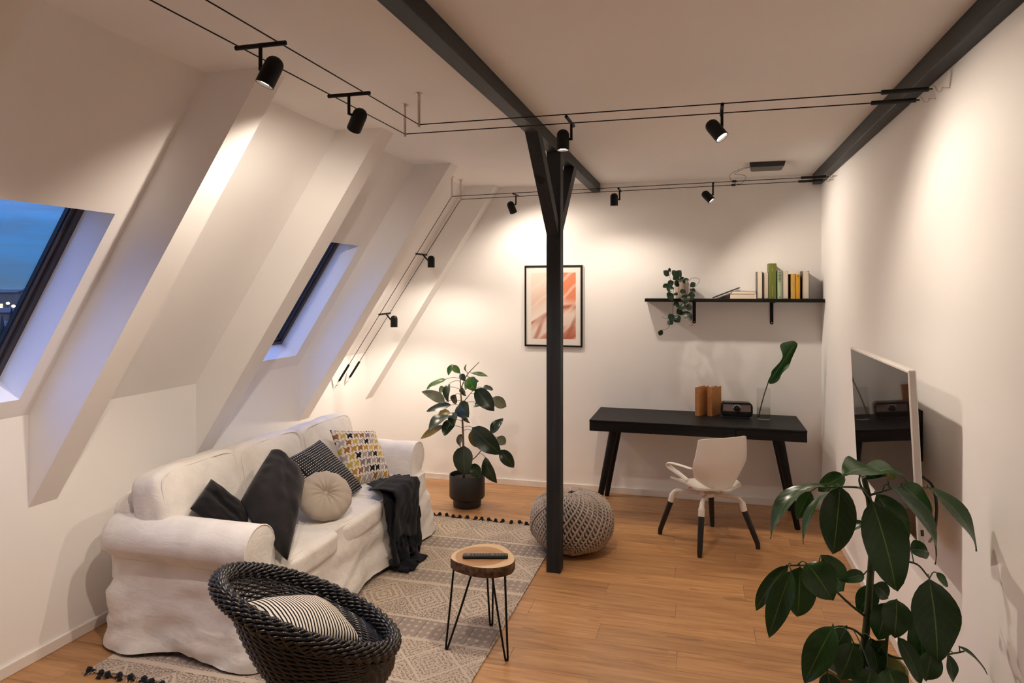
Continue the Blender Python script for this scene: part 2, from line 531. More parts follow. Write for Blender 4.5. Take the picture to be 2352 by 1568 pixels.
M['potblack'] = plain('matte_black_pot', (.012, .011, .011), .5)
M['potolive'] = plain('olive_glazed_pot', (.14, .125, .03), .3)
M['potcream'] = plain('cream_ceramic', (.62, .52, .43), .5)

# leaf: base, tip in the world; the blade turns its face towards `face`
def leaf(base, tip, width, face=(0, 0, 1), arch=.12, fold=.25, droop=0.0, n=10, shape=.85, wave=.04, twist=0.0):
    base, tip = Vector(base), Vector(tip); L = (tip - base).length
    ax = (tip - base).normalized(); face = Vector(face); face = (face - ax * face.dot(ax))
    face = face.normalized() if face.length > 1e-5 else ax.orthogonal().normalized()
    ctrl = (base + tip) / 2 + face * arch * L * 2
    mb = MB(); rows = []; uv = []
    ph = random.random() * 6
    for i in range(n + 1):
        t = i / n
        p = base * (1 - t) ** 2 + ctrl * 2 * t * (1 - t) + tip * t * t
        tg = ((ctrl - base) * (1 - t) + (tip - ctrl) * t).normalized()
        nn = (face - tg * face.dot(tg)).normalized(); sd = tg.cross(nn)
        if twist:
            a = twist * (t - .4); nn, sd = nn * math.cos(a) + sd * math.sin(a), sd * math.cos(a) - nn * math.sin(a)
        wv = width * .5 * (math.sin(PI * min(1, t ** shape)) ** .75 if 0 < t < 1 else 0) 
        wv = max(wv, width * .012)
        row = []
        for k in range(-2, 3):
            s = k / 2
            row.append(p + sd * (wv * s * math.cos(fold * abs(s))) + nn * (wv * abs(s) * math.sin(fold) + wave * width * math.sin(t * 9 + ph + s * 2) * abs(s)))
            uv.append((.5 + s * .5, t))
        rows.append(row)
    mb.grid(rows); mb.uv = uv
    return mb

# soft furnishing shapes
def puff(c, h, R=None, e=5.0, n=12, bulge=(0, 0, 0), wr=.0, ws=6.0, seed=0):
    """rounded, stuffed box: centre, half sizes, rotation matrix"""
    mb = MB(); c = Vector(c)
    for ax in range(3):
        for sg in (-1, 1):
            rows = []
            for i in range(n + 1):
                row = []
                for j in range(n + 1):
                    a, b = -1 + 2 * i / n, -1 + 2 * j / n
                    a = math.sin(a * PI / 2) * .5 + a * .5; b = math.sin(b * PI / 2) * .5 + b * .5
                    q = [0, 0, 0]; q[ax] = sg; q[(ax + 1) % 3] = a; q[(ax + 2) % 3] = b
                    nrm = (abs(q[0]) ** e + abs(q[1]) ** e + abs(q[2]) ** e) ** (1 / e)
                    q = [k / nrm for k in q]
                    p = Vector((q[0] * h[0] + q[0] * bulge[0] * (1 - q[1] ** 2) * (1 - q[2] ** 2), q[1] * h[1] + q[1] * bulge[1] * (1 - q[0] ** 2) * (1 - q[2] ** 2), q[2] * h[2] + q[2] * bulge[2] * (1 - q[0] ** 2) * (1 - q[1] ** 2)))
                    if wr:
                        d = mnoise.noise(p * ws + Vector((seed * 7.1, seed * 3.3, 0))); d2 = mnoise.noise(Vector((p.x * ws * 2, p.y * ws * 4, p.z * ws)) + Vector((seed, 0, 9)))
                        p += Vector(q).normalized() * (d * wr + d2 * wr * .5)
                    if R is not None: p = R @ p
                    row.append(p + c)
                rows.append(row)
            mb.grid(rows)
    return mb
def superloop(c, h, ax, k, e=5.0, n=40, R=None, out=1.0):
    """closed line on the surface of such a box, at normalised height k along axis ax"""
    pts = []; c = Vector(c)
    for i in range(n):
        a = 2 * PI * i / n; q = [0, 0, 0]
        q[ax] = k; ca, sa = math.cos(a), math.sin(a); s = (1 - abs(k) ** e) ** (1 / e)
        m = (abs(ca) ** e + abs(sa) ** e) ** (1 / e)
        q[(ax + 1) % 3] = ca / m * s; q[(ax + 2) % 3] = sa / m * s
        p = Vector((q[0] * h[0], q[1] * h[1], q[2] * h[2])) * out
        if R is not None: p = R @ p
        pts.append(p + c)
    return pts
def pillow(c, M3, W, H, T, n=22, pinch=.07, wr=.012, seed=0, bend=0.0, ears=.0, fill=.42):
    """scatter cushion; M3: columns = width, height, thickness directions"""
    mb = MB(); uv = []; c = Vector(c)
    for sg in (1, -1):
        rows = []
        for i in range(n + 1):
            row = []
            for j in range(n + 1):
                u, v = -1 + 2 * j / n, -1 + 2 * i / n
                x = u * W / 2 * (1 - pinch * (1 - v * v)); y = v * H / 2 * (1 - pinch * (1 - u * u))
                e = max(0, (1 - u * u)) ** fill * max(0, (1 - v * v)) ** fill
                d = mnoise.noise(Vector((x * 7, y * 7, seed * 5.0 + sg))) + .5 * mnoise.noise(Vector((x * 16 + 4, y * 10, seed * 3.0 + sg)))
                z = sg * (T / 2 * e) + d * wr * min(1, e * 2) * sg
                if bend: z += bend * (v * v)
                row.append(M3 @ Vector((x, y, z)) + c); uv.append((.5 + u / 2, .5 + v / 2))
            rows.append(row)
        mb.grid(rows)
    mb.uv = uv
    return mb
def basis(u, v):
    u = Vector(u).normalized(); v = Vector(v); v = (v - u * v.dot(u)).normalized(); w_ = u.cross(v)
    return Matrix((u, v, w_)).transposed()

# ================================================================ the room
XL, XR, YB, YF, HC = -3.34, 1.005, 6.51, -1.25, 2.948
TH = math.atan2(1.663, 1.085)
NI = Vector((math.sin(TH), 0, -math.cos(TH)))       # into the room
UP = Vector((math.cos(TH), 0, math.sin(TH)))        # up the slope
P1 = Vector((XL, 0, 1.285)); S1 = (HC - 1.285) / math.sin(TH)
def slope(s, y, off=0.0): return P1 + UP * s + NI * off + Vector((0, y, 0))
WIN = [(1.77, 2.615), (4.165, 5.015)]               # clear openings along y
W0, W1 = .112, 1.195                                # along the slope
F0, F1, FD = .118, 1.205, -.168                     # where the reveal meets the window frame

# floor: sub-floor with planks laid across the room
fl = struct(MB().box((XL - .02, YF, -.05), (XR + .02, YB + .02, -.013)).build('floor', M['soil']), 'warm oak plank floor of the attic room')
PW, PL, PT = .192, 1.285, .012
plk = {}
def plank_mesh(L, Wd):
    key = (round(L, 3), round(Wd, 3))
    if key not in plk:
        mb = MB().box((0, 0, 0), (L - .0008, Wd - .0008, PT), bev=.0009)
        me = mb.build('plank', M['floor']); col.objects.unlink(me); plk[key] = me.data; bpy.data.objects.remove(me)
    return plk[key]
y = YF; row = 0
while y < YB - .001:
    wd = min(PW, YB - y); x = XL - (row * .437) % PL; row += 1
    while x < XR:
        a, b_ = max(x, XL), min(x + PL, XR)
        if b_ - a > .02:
            o = bpy.data.objects.new('plank', plank_mesh(b_ - a, wd)); col.objects.link(o); o.parent = fl; o.location = (a, y, -PT)
        x += PL
    y += wd

struct(MB().box((XL, YB, 0), (XR + .1, YB + .12, HC)).build('wall_back', M['plaster']), 'white plastered gable wall behind the desk')
struct(MB().box((XR, YF, 0), (XR + .1, YB, HC)).build('wall_right', M['plaster']), 'white plastered wall with the television')
struct(MB().box((XL - .1, YF, 0), (XL, YB + .12, 1.285)).build('wall_left', M['plaster']), 'low white knee wall behind the sofa')
struct(MB().box((XL - .1, YF - .1, 0), (XR + .1, YF, HC)).build('wall_front', M['plaster']), 'white front wall opposite the gable')
struct(MB().box((P1.x + UP.x * S1 - .3, YF, HC), (XR + .1, YB + .12, HC + .1)).build('ceiling', M['plaster']), 'flat white ceiling above the black beams')
# sloped roof lining with two window openings and their reveals
mb = MB(); SE = S1 + .15
ys = [YF - .05] + [q for w_ in WIN for q in w_] + [YB + .02]
ss = [-.02, W0, W1, SE]
for i in range(len(ys) - 1):
    for j in range(3):
        if i % 2 == 1 and j == 1: continue
        mb.add([slope(ss[j], ys[i]), slope(ss[j], ys[i + 1]), slope(ss[j + 1], ys[i + 1]), slope(ss[j + 1], ys[i])], [(0, 1, 2, 3)])
for (ya, yb) in WIN:
    A = [slope(W0, ya), slope(W0, yb), slope(W1, yb), slope(W1, ya)]
    B = [slope(F0, ya, FD), slope(F0, yb, FD), slope(F1, yb, FD), slope(F1, ya, FD)]
    for i in range(4):
        j = (i + 1) % 4; mb.add([A[i], A[j], B[j], B[i]], [(0, 1, 2, 3)])
# outer skin of the roof so that the lining is a solid slab
for i in range(len(ys) - 1):
    for j in range(3):
        if i % 2 == 1 and j == 1: continue
        mb.add([slope(ss[j], ys[i], -.2), slope(ss[j + 1], ys[i], -.2), slope(ss[j + 1], ys[i + 1], -.2), slope(ss[j], ys[i + 1], -.2)], [(0, 1, 2, 3)])
struct(mb.build('wall_slope', M['plaster'], fix=False), 'sloping white roof lining with two skylights')
# boxed rafters standing proud of the slope
RW = .163; DP = .2667
k = 0
for y0 in (-.935, .28, 1.497, 2.712, 3.918, 5.143, 6.347):
    k += 1
    zb = .797
    tx = XL + (HC - zb) / math.tan(TH)
    prof = [Vector((XL - .005, 0, zb)), Vector((tx, 0, HC + .01)), Vector((tx - .42, 0, HC + .01)), Vector((XL - .005, 0, 1.33))]
    struct(MB().prism(prof, (0, y0, 0), (0, y0 + RW, 0)).build('trim_%d' % k, M['plaster']), 'boxed white rafter running down the roof slope')
# skirting boards
BH, BT = .060, .014
def board(name, a, b, lab):
    struct(MB().box(a, b, bev=.003).build(name, M['trimwhite']), lab)
board('baseboard_back', (XL, YB - BT, 0), (XR, YB, BH), 'white skirting board along the gable wall')
board('baseboard_right', (XR - BT, YF, 0), (XR, YB - BT, BH), 'white skirting board below the television')
board('baseboard_left', (XL, YF, 0), (XL + BT, YB - BT, BH), 'white skirting board along the knee wall')

# skylights
for wi, (ya, yb) in enumerate(WIN):
    wn = sstruct('window_%d' % (wi + 1), ['dark framed skylight with the view of the town, before the sofa arm', 'dark framed skylight above the middle of the sofa'][wi], slope(.6, (ya + yb) / 2, FD))
    def ringbox(s0, s1, y0, y1, wd, o0, o1):
        mb = MB()
        for (a0, a1, b0, b1) in ((s0, s0 + wd, y0, y1), (s1 - wd, s1, y0, y1), (s0 + wd, s1 - wd, y0, y0 + wd), (s0 + wd, s1 - wd, y1 - wd, y1)):
            c = [slope(a0, b0, o0), slope(a0, b1, o0), slope(a1, b1, o0), slope(a1, b0, o0), slope(a0, b0, o1), slope(a0, b1, o1), slope(a1, b1, o1), slope(a1, b0, o1)]
            mb.add(c, [(0, 1, 2, 3), (7, 6, 5, 4), (0, 4, 5, 1), (1, 5, 6, 2), (2, 6, 7, 3), (3, 7, 4, 0)])
        return mb
    fr = ringbox(F0 - .002, F1 + .002, ya - .001, yb + .001, .028, FD - .06, FD + .002).build('frame', M['frame'], wn)
    sa = ringbox(F0 + .028, F1 - .028, ya + .028, yb - .028, .020, FD - .055, FD - .016).build('sash', M['frame'], wn)
    ringbox(F0 + .048, F1 - .048, ya + .048, yb - .048, .006, FD - .050, FD - .028).build('gasket', M['framelt'], sa)
    pn = MB(); a0, a1, b0, b1 = F0 + .044, F1 - .044, ya + .044, yb - .044
    pn.add([slope(a0, b0, FD - .042), slope(a0, b1, FD - .042), slope(a1, b1, FD - .042), slope(a1, b0, FD - .042)], [(0, 1, 2, 3)])
    pn.build('pane', M['pane'], wn, fix=False)
    # handle rail at the head of the sash
    MB().cyl(slope(F1 - .06, ya + .12, FD - .008), slope(F1 - .06, yb - .12, FD - .008), .008, 10).build('handle', M['steel'], wn)

# ================================================================ black timbers
bx0, bx1, bz = -1.026, -.944, 2.868
tag(MB().box((bx0, YF, bz), (bx1, YB, HC), bev=.004).build('ceiling_beam', M['beamY']), 'black stained timber beam carried by the slim post', 'beam', 'black roof timbers')
tag(MB().box((.932, YF, 2.857), (XR, YB, HC), bev=.004).build('ceiling_beam', M['beamY']), 'black stained timber beam in the corner above the television wall', 'beam', 'black roof timbers')
post = thing('timber_post', 'slim black timber post with two knee braces under the ceiling beam', 'post', (-.98, 4.6, 0))
MB().box((-1.028, 4.552, 0), (-.930, 4.650, bz), bev=.004).build('post', M['beamZ'], post)
for sg, y0 in ((-1, 4.552), (1, 4.650)):
    # 45 degree brace in the plane of the beam
    xa, xb = -1.022, -.943
    foot, head = 2.285, bz
    yo = lambda d: y0 + sg * d
    prof = [Vector((0, yo(0), foot)), Vector((0, yo(.61), head)), Vector((0, yo(.49), head)), Vector((0, yo(0), foot + .12))]
    MB().prism(prof, (xa, 0, 0), (xb, 0, 0)).build('brace', M['beamZ'], post)

# ================================================================ cable lighting
lamp_grp = 'spotlights on the cable system'
WZ = 2.785
wire_r = .0028
ca = Vector((-1.582, 3.468, WZ)); cb = Vector((-1.422, 3.290, WZ))      # corner of the two near cables
def wire(name, pts, sag, lab, grp):
    out = []
    for a, b in zip(pts[:-1], pts[1:]):
        a, b = Vector(a), Vector(b)
        for i in range(90):
            t = i / 90; out.append(a.lerp(b, t) - Vector((0, 0, sag * 4 * t * (1 - t))))
    out.append(Vector(pts[-1]))
    return tag(MB().tube(out, wire_r, 6).build(name, M['blackmetal'], smooth=True), lab, 'cable', grp)
CG = 'taut lighting cables'
hookA = Vector((XR - .025, 3.455, 2.780)); hookB = Vector((XR - .025, 3.275, 2.778))
def dirn(a, b): return (Vector(b) - Vector(a)).normalized()
TL = .185
def tension(end, toward, lab, hooklab):
    """black tensioner sleeve with an S-hook and a screw-eye in the wall; returns the wire end"""
    d = dirn(end, toward)
    t = thing('cable_tensioner', lab, 'tensioner', tuple(end), 'cable tensioners')
    a = Vector(end) + d * .052; b = a + d * TL
    MB().tube([a, a + d * .004, b - d * .004, b], [.007, .0105, .0105, .007], 12).build('sleeve', M['blackmetal'], t, True, 40)
    MB().cyl(a - d * .012, a, .004, 8).build('stud', M['blackmetal'], t)
    side = d.cross(Vector((0, 0, 1))).normalized(); up = side.cross(d)
    hk = []
    for i in range(17):
        q = -1 + 2 * i / 16
        ang = q * PI * 1.15
        cx = .013 * (1 if q > 0 else -1)
        hk.append(Vector(end) + d * (.026 + cx - .013 * (1 if q > 0 else -1) * math.cos(ang)) + up * (.012 * math.sin(ang)))
    MB().tube(hk, .0022, 6).build('hook', M['brass'], t, True)
    MB().cyl(Vector(end) - d * .03, Vector(end) + d * .008, .0028, 8).build('screw_eye', M['brass'], t)
    return b
wA = tension(hookA, ca, 'black cable tensioner hooked to the television wall, on the cable nearer the gable wall', '')
wB = tension(hookB, cb, 'black cable tensioner hooked to the television wall, on the cable farther from the gable wall', '')
wire('lighting_cable', [(-1.582, YF, WZ), ca, wA], 0.0, 'thin black lighting cable bent round the outer steel ceiling pin', CG)
wire('lighting_cable', [(-1.422, YF, WZ), cb, wB], 0.0, 'thin black lighting cable bent round the inner steel ceiling pin', CG)
def pin(p, lab, top=HC):
    t = thing('ceiling_pin', lab, 'cable support', (p.x, p.y, p.z), 'steel cable pins')
    MB().cyl((p.x, p.y, p.z - .014), (p.x, p.y, top - .012), .0075, 14).build('rod', M['steel'], t, True, 40)
    MB().lathe([(.0, top - .0125), (.009, top - .014), (.020, top - .005), (.021, top - .0005), (0, top - .0005)], 20, Matrix.Translation((p.x, p.y, 0))).build('rosette', M['steel'], t, True, 50)
pin(ca, 'steel ceiling pin holding the outer corner of the sofa side cables'); pin(cb, 'steel ceiling pin holding the inner corner of the sofa side cables')
# rear pair: along the gable, then down the roof slope
da = Vector((-2.172, 5.765, 2.770)); db = Vector((-2.155, 5.950, 2.766))
pin(da, 'steel ceiling pin at the top of the sloping cables, nearer the skylight'); pin(db, 'steel ceiling pin at the top of the sloping cables, nearer the gable wall')
hookC = Vector((XR - .025, 5.785, 2.813)); hookD = Vector((XR - .025, 5.930, 2.806))
hookE = Vector((XL + .03, 5.725, 1.035)); hookF = Vector((XL + .03, 5.925, 1.045))
wC = tension(hookC, da, 'black cable tensioner in the corner above the shelf, upper one of the pair', '')
wD = tension(hookD, db, 'black cable tensioner in the corner above the shelf, lower one of the pair', '')
wE = tension(hookE, da, 'black cable tensioner at the knee wall nearer the skylight', '')
wF = tension(hookF, db, 'black cable tensioner at the knee wall nearer the gable', '')
wire('lighting_cable', [wE, da, wC], 0.0, 'thin black lighting cable running down the slope on the skylight side', CG)
wire('lighting_cable', [wF, db, wD], 0.0, 'thin black lighting cable running down the slope on the gable side', CG)

def aim_at(p, ix, iy, c):
    """direction from how a lamp head leans in the photograph: right, up, and how far its mouth turns to the viewer"""
    v = (p - EYEP).normalized(); r = Vector((v.y, -v.x, 0)).normalized(); u = r.cross(v)
    q = Vector((ix, iy)).normalized() * math.sqrt(1 - c * c)
    return r * q.x + u * q.y - v * c
def spot(pa, pb, drop, body_off, aim, lab, power=1.0, stem_at=.5, spill=156):
    """pa, pb: ends of the cross bar on the two cables; drop: direction of the stem"""
    pa, pb = Vector(pa), Vector(pb); ax = (pb - pa).normalized()
    if isinstance(aim, str): aim = aim_at((pa + pb) / 2, *map(float, aim.split()))
    mid = pa.lerp(pb, stem_at)
    drop = Vector(drop).normalized(); aim = Vector(aim).normalized()
    t = thing('spotlight', lab, 'spotlight', tuple(mid), lamp_grp)
    MB().tube([pa - ax * .014, pa - ax * .012, pb + ax * .012, pb + ax * .014], [.0045, .0085, .0085, .0045], 12).build('cross_bar', M['blackmetal'], t, True, 40)
    e = mid + drop * .088
    MB().tube([mid, e], .0068, 10).build('stem', M['blackmetal'], t, True, 40)
    c = e + Vector(body_off)               # pivot on the side of the head
    R = .0325; L = .108
    top = c - aim * (L * .50)
    Mx = frame(aim.orthogonal(), aim, top)
    prof = [(0, 0), (.010, .0010), (.020, .0055), (.0275, .013), (.0312, .022), (R, .034), (R, L), (R - .003, L), (R - .003, L - .012), (R - .012, L - .016), (0, L - .016)]
    prof = [(.0005 if r == 0 else r, z) for r, z in prof]
    h = MB().lathe(prof[:8], 28, Mx).build('head', M['blackmetal'], t, True, 45)
    MB().lathe([(R - .003, L - .0005), (R - .007, L - .012), (.0005, L - .012)], 28, Mx).build('reflector', M['lampin'], h, True, 45)
    MB().lathe([(R - .0065, L - .0105), (.0005, L - .0095)], 24, Mx).build('led_lens', M['led'], h)
    # knuckle between stem and head
    MB().tube([e - drop * .004, c - aim * .01], .006, 8).build('knuckle', M['blackmetal'], t)
    lp = top + aim * (L + .004)
    for (nm, share_, size, bl) in (('beam_light', .15, 74, 1.0), ('spill_light', .75, spill, .6)):      # a soft beam inside a wide spill
        ld = bpy.data.lights.new(nm, 'SPOT'); ld.energy = SPOT_POWER * power * share_; ld.color = SPOT_COLOR
        ld.spot_size = math.radians(size); ld.spot_blend = bl; ld.shadow_soft_size = .022
        lo = bpy.data.objects.new(nm, ld); col.objects.link(lo); lo.parent = t
        lo.matrix_local = Matrix.Translation(lp - BASE[t]) @ aim.to_track_quat('-Z', 'Y').to_matrix().to_4x4()
    return t
DN = (0, 0, -1)
spot((-1.592, 2.08, WZ), (-1.412, 2.08, WZ), DN, (.050, -.010, -.01), '-.42 -.91 .26', 'black spotlight on the sofa side cables, leaning towards the sloping rafter', 1.15, spill=116)
spot((-1.592, 2.705, WZ), (-1.412, 2.705, WZ), DN, (.020, .045, -.012), '-.36 -.93 -.42', 'black spotlight turned away, next to the steel ceiling pins', .88, spill=126)
spot((-.652, 3.345, WZ), (-.652, 3.525, WZ), DN, (-.044, 0, .004), '0 -1 .27', 'black spotlight pointing straight down in front of the timber post', stem_at=.7, spill=132)
spot((.088, 3.320, WZ), (.088, 3.500, WZ), DN, (-.030, -.03, -.018), '.62 -.78 .42', 'black spotlight tilted towards the television wall, on the cables crossing before the post', .68, stem_at=.35, spill=144)
spot((-1.606, 5.800, WZ - .008), (-1.606, 5.955, WZ - .008), DN, (-.040, 0, -.02), '.35 -.93 -.28', 'black spotlight on the cables along the gable wall, tilted towards the framed picture', .47)
spot((-.685, 5.800, WZ), (-.685, 5.950, WZ), DN, (-.044, -.02, .004), '0 -1 .10', 'black spotlight on the cables along the gable wall, pointing straight down', .42)
spot((.082, 5.795, WZ + .012), (.082, 5.945, WZ + .012), DN, (-.044, -.02, -.01), '.68 -.73 .28', 'black spotlight on the cables along the gable wall, tilted towards the television wall', .5)
# two spotlights on the sloping part
for (pxa, pya, lab) in ((957, 583, 'black spotlight on the sloping cables, higher one'), (872, 722, 'black spotlight on the sloping cables, lower one')):
    r = ray(pxa, pya)
    # nearest point of the sloping cable to this line of sight
    best = min((i / 400 for i in range(401)), key=lambda t: ((lambda q: ((q - EYEP) - r * ((q - EYEP).dot(r) / r.dot(r))).length)(hookE.lerp(da, t))))
    a = hookE.lerp(da, best); b_ = hookF.lerp(db, best)
    spot(a, b_, (.62, -.25, -.55), (.035, -.005, -.012), '0 -1 -.03', lab, .36, stem_at=.62)
# transformer on the ceiling and its leads
tr = thing('transformer', 'flat black transformer box on the ceiling with two thin leads', 'transformer', (.50, 5.88, HC))
mbx = MB()
ol = [(.36, 5.765), (.63, 5.765), (.63, 5.985), (.61, 6.005), (.40, 6.005), (.375, 5.99)]
mbx.v = [(x, y, HC - .001) for x, y in ol] + [(.5 + (x - .5) * .93, 5.885 + (y - 5.885) * .93, HC - .038) for x, y in ol]
n = len(ol); mbx.f = [tuple(range(n)), tuple(range(2 * n - 1, n - 1, -1))] + [(i, (i + 1) % n, n + (i + 1) % n, n + i) for i in range(n)]
mbx.build('housing', M['blackplastic'], tr)
cl1 = hookC + dirn(hookC, da) * .735; cl2 = hookD + dirn(hookD, db) * .735
for q in (cl1, cl2):
    d = dirn(hookC, da)
    MB().box((-.017, -.008, -.009), (.017, .008, .009), frame(d, (0, 0, 1), q), .003).build('clamp', M['blackplastic'], tr)
s0 = Vector((.372, 5.86, HC - .02)); s1 = Vector((.378, 5.885, HC - .02))
MB().tube(bez([s0, s0 + Vector((-.06, 0, -.01)), (.225, 5.90, 2.885), (.222, 5.90, 2.84), (.26, 5.88, 2.80), (.28, 5.85, 2.79), cl1 + Vector((.02, 0, 0))], 8), .0016, 6).build('lead', M['blackplastic'], tr, True)
MB().tube(bez([s1, s1 + Vector((-.05, 0, -.01)), (.255, 5.93, 2.89), (.30, 5.93, 2.88), (.345, 5.94, 2.86), (.31, 5.94, 2.81), cl2 + Vector((.02, 0, 0))], 8), .0016, 6).build('lead', M['blackplastic'], tr, True)

# ================================================================ rug
RX0, RX1, RY0, RY1, RZ = -2.99, -1.09, 2.755, 5.40, .009
rug = thing('area_rug', 'beige and grey printed rug with black pompoms under the sofa', 'rug', (RX0, RY0, 0))
mb = MB(); rows = []
for i in range(41):
    yy = RY0 + (RY1 - RY0) * i / 40; row = []
    for j in range(31):
        xx = RX0 + (RX1 - RX0) * j / 30
        row.append((xx, yy, RZ + .0018 * mnoise.noise(Vector((xx * 2.5, yy * 2.5, 0)))))
    rows.append(row)
mb.grid(rows)
edge = [rows[0][j] for j in range(31)] + [rows[i][30] for i in range(1, 41)] + [rows[40][j] for j in range(29, -1, -1)] + [rows[i][0] for i in range(39, 0, -1)]
n = len(edge)
mb.add(list(edge) + [(p[0], p[1], .0005) for p in edge], [(i, n + i, n + (i + 1) % n, (i + 1) % n) for i in range(n)])
rg = mb.build('pile', M['rug'], rug, True, 50)
pom = None; fr = MB()
for (yy, sg) in ((RY0, -1), (RY1, 1)):
    k = 0; x = RX0 + .03
    while x < RX1 - .01:
        oy = random.uniform(.012, .045); ox = random.uniform(-.012, .012)
        p = Vector((x + ox, yy + sg * oy, .019))
        if pom is None:
            m2 = MB()
            for q in range(26):
                d = Vector((random.gauss(0, 1), random.gauss(0, 1), random.gauss(0, 1))).normalized()
                m2.ell(d * .0085, (.0085, .0085, .0085), 6, 4)
            m2.ell((0, 0, 0), (.013, .013, .013), 8, 6)
            for q in range(5):
                a = random.uniform(0, 6.28); m2.tube([(0, 0, -.004), (.016 * math.cos(a), .016 * math.sin(a), -.008), (.030 * math.cos(a), .030 * math.sin(a), -.013)], [.006, .0055, .003], 5)
            pom = m2.build('pompom', M['pompom'], rug, True); 
            pom.location = p - BASE[rug]
            pom.data.transform(Matrix.Translation(BASE[rug]))
        else:
            share(pom, 'pompom', rug, Matrix.Translation(p - BASE[rug]) @ Matrix.Rotation(random.uniform(0, 6.28), 4, 'Z'))
        for q in range(6):
            a = Vector((x + random.uniform(-.035, .035), yy, .006)); b_ = a + Vector((random.uniform(-.03, .03), sg * random.uniform(.02, .05), 0)); b_.z = .0045
            fr.tube([a, a.lerp(b_, .5) + Vector((random.uniform(-.008, .008), 0, .004)), b_], [.0022, .0022, .0015], 5)
        x += .0625; k += 1
f_ = fr.build('fringe', M['fringe'], rug, True); f_['kind'] = 'stuff'

# ================================================================ sofa
sofa = thing('sofa', 'white slipcovered three seat sofa with rolled arms along the knee wall', 'sofa', (-2.62, 4.05, 0))
SX0, SX1, SY0, SY1 = -3.135, -2.135, 2.99, 5.125
# skirted body
mb = MB(); NP = 240; per = []
def rrect(t, x0, x1, y0, y1, r=.05):
    """point and outward normal on a rounded rectangle, t in 0..1, starting at the near back corner"""
    segs = [('l', (x0 + r, y0), (x1 - r, y0), (0, -1)), ('c', (x1 - r, y0 + r), -90), ('l', (x1, y0 + r), (x1, y1 - r), (1, 0)), ('c', (x1 - r, y1 - r), 0),
            ('l', (x1 - r, y1), (x0 + r, y1), (0, 1)), ('c', (x0 + r, y1 - r), 90), ('l', (x0, y1 - r), (x0, y0 + r), (-1, 0)), ('c', (x0 + r, y0 + r), 180)]
    ln = [math.hypot(s[2][0] - s[1][0], s[2][1] - s[1][1]) if s[0] == 'l' else r * PI / 2 for s in segs]
    d = t * sum(ln)
    for s, l in zip(segs, ln):
        if d <= l:
            q = d / l
            if s[0] == 'l': return Vector((s[1][0] + (s[2][0] - s[1][0]) * q, s[1][1] + (s[2][1] - s[1][1]) * q, 0)), Vector((s[3][0], s[3][1], 0))
            a = math.radians(s[2] + 90 * q); return Vector((s[1][0] + r * math.cos(a), s[1][1] + r * math.sin(a), 0)), Vector((math.cos(a), math.sin(a), 0))
        d -= l
    return Vector((x0 + r, y0, 0)), Vector((0, -1, 0))
rows = []
lev = [.475 - .0243 * i for i in range(19)] + [.012]
for li, z in enumerate(lev):
    g = 1 - z / .475; row = []
    for i in range(NP + 1):
        t = (i % NP) / NP
        p, nn = rrect(t, SX0, SX1, SY0, SY1, .10)
        corner = min(abs(p.x - SX0), abs(p.x - SX1)) / 1.0 + min(abs(p.y - SY0), abs(p.y - SY1)) / 1.0   # 0 at corners
        corner = min(1, corner * 1.8)
        per_s = t * 6.27
        fold = .020 * math.sin(per_s * 9 + 1.3 * math.sin(per_s * 3)) + .016 * mnoise.noise(Vector((p.x * 5, p.y * 5, z * 3))) + .010 * mnoise.noise(Vector((p.x * 12, p.y * 12, z * 8)))
        off = .006 + .055 * g ** 1.2 * (1.15 - .35 * corner) + fold * g
        dg = p.x * 1.0 + p.y * 1.0; off += (.026 * mnoise.noise(Vector((dg * 2.0 + z * 4, z * 8 - dg * 2.5, 5.0))) + .012 * (1 - abs(mnoise.noise(Vector((dg * 3 - z * 3, z * 13 - dg * 4, 8.0))))) ** 5) * min(1, g * 2.5)
        off += .020 * mnoise.noise(Vector((p.x * 3 + z * 6, p.y * 3 - z * 6, 2.0))) * min(1, g * 3)
        zz = z
        if li >= 13: zz = z + .034 * corner * (li - 12) / 7
        row.append(p + nn * off + Vector((0, 0, zz)))
    rows.append(row)
mb.grid(rows)
o = len(mb.v); mb.add([(-2.6, 4.05, .33)], []); 
for i in range(NP): mb.f.append((i, i + 1, o))
mb.build('skirted_base', M['sofa'], sofa, True, 70)
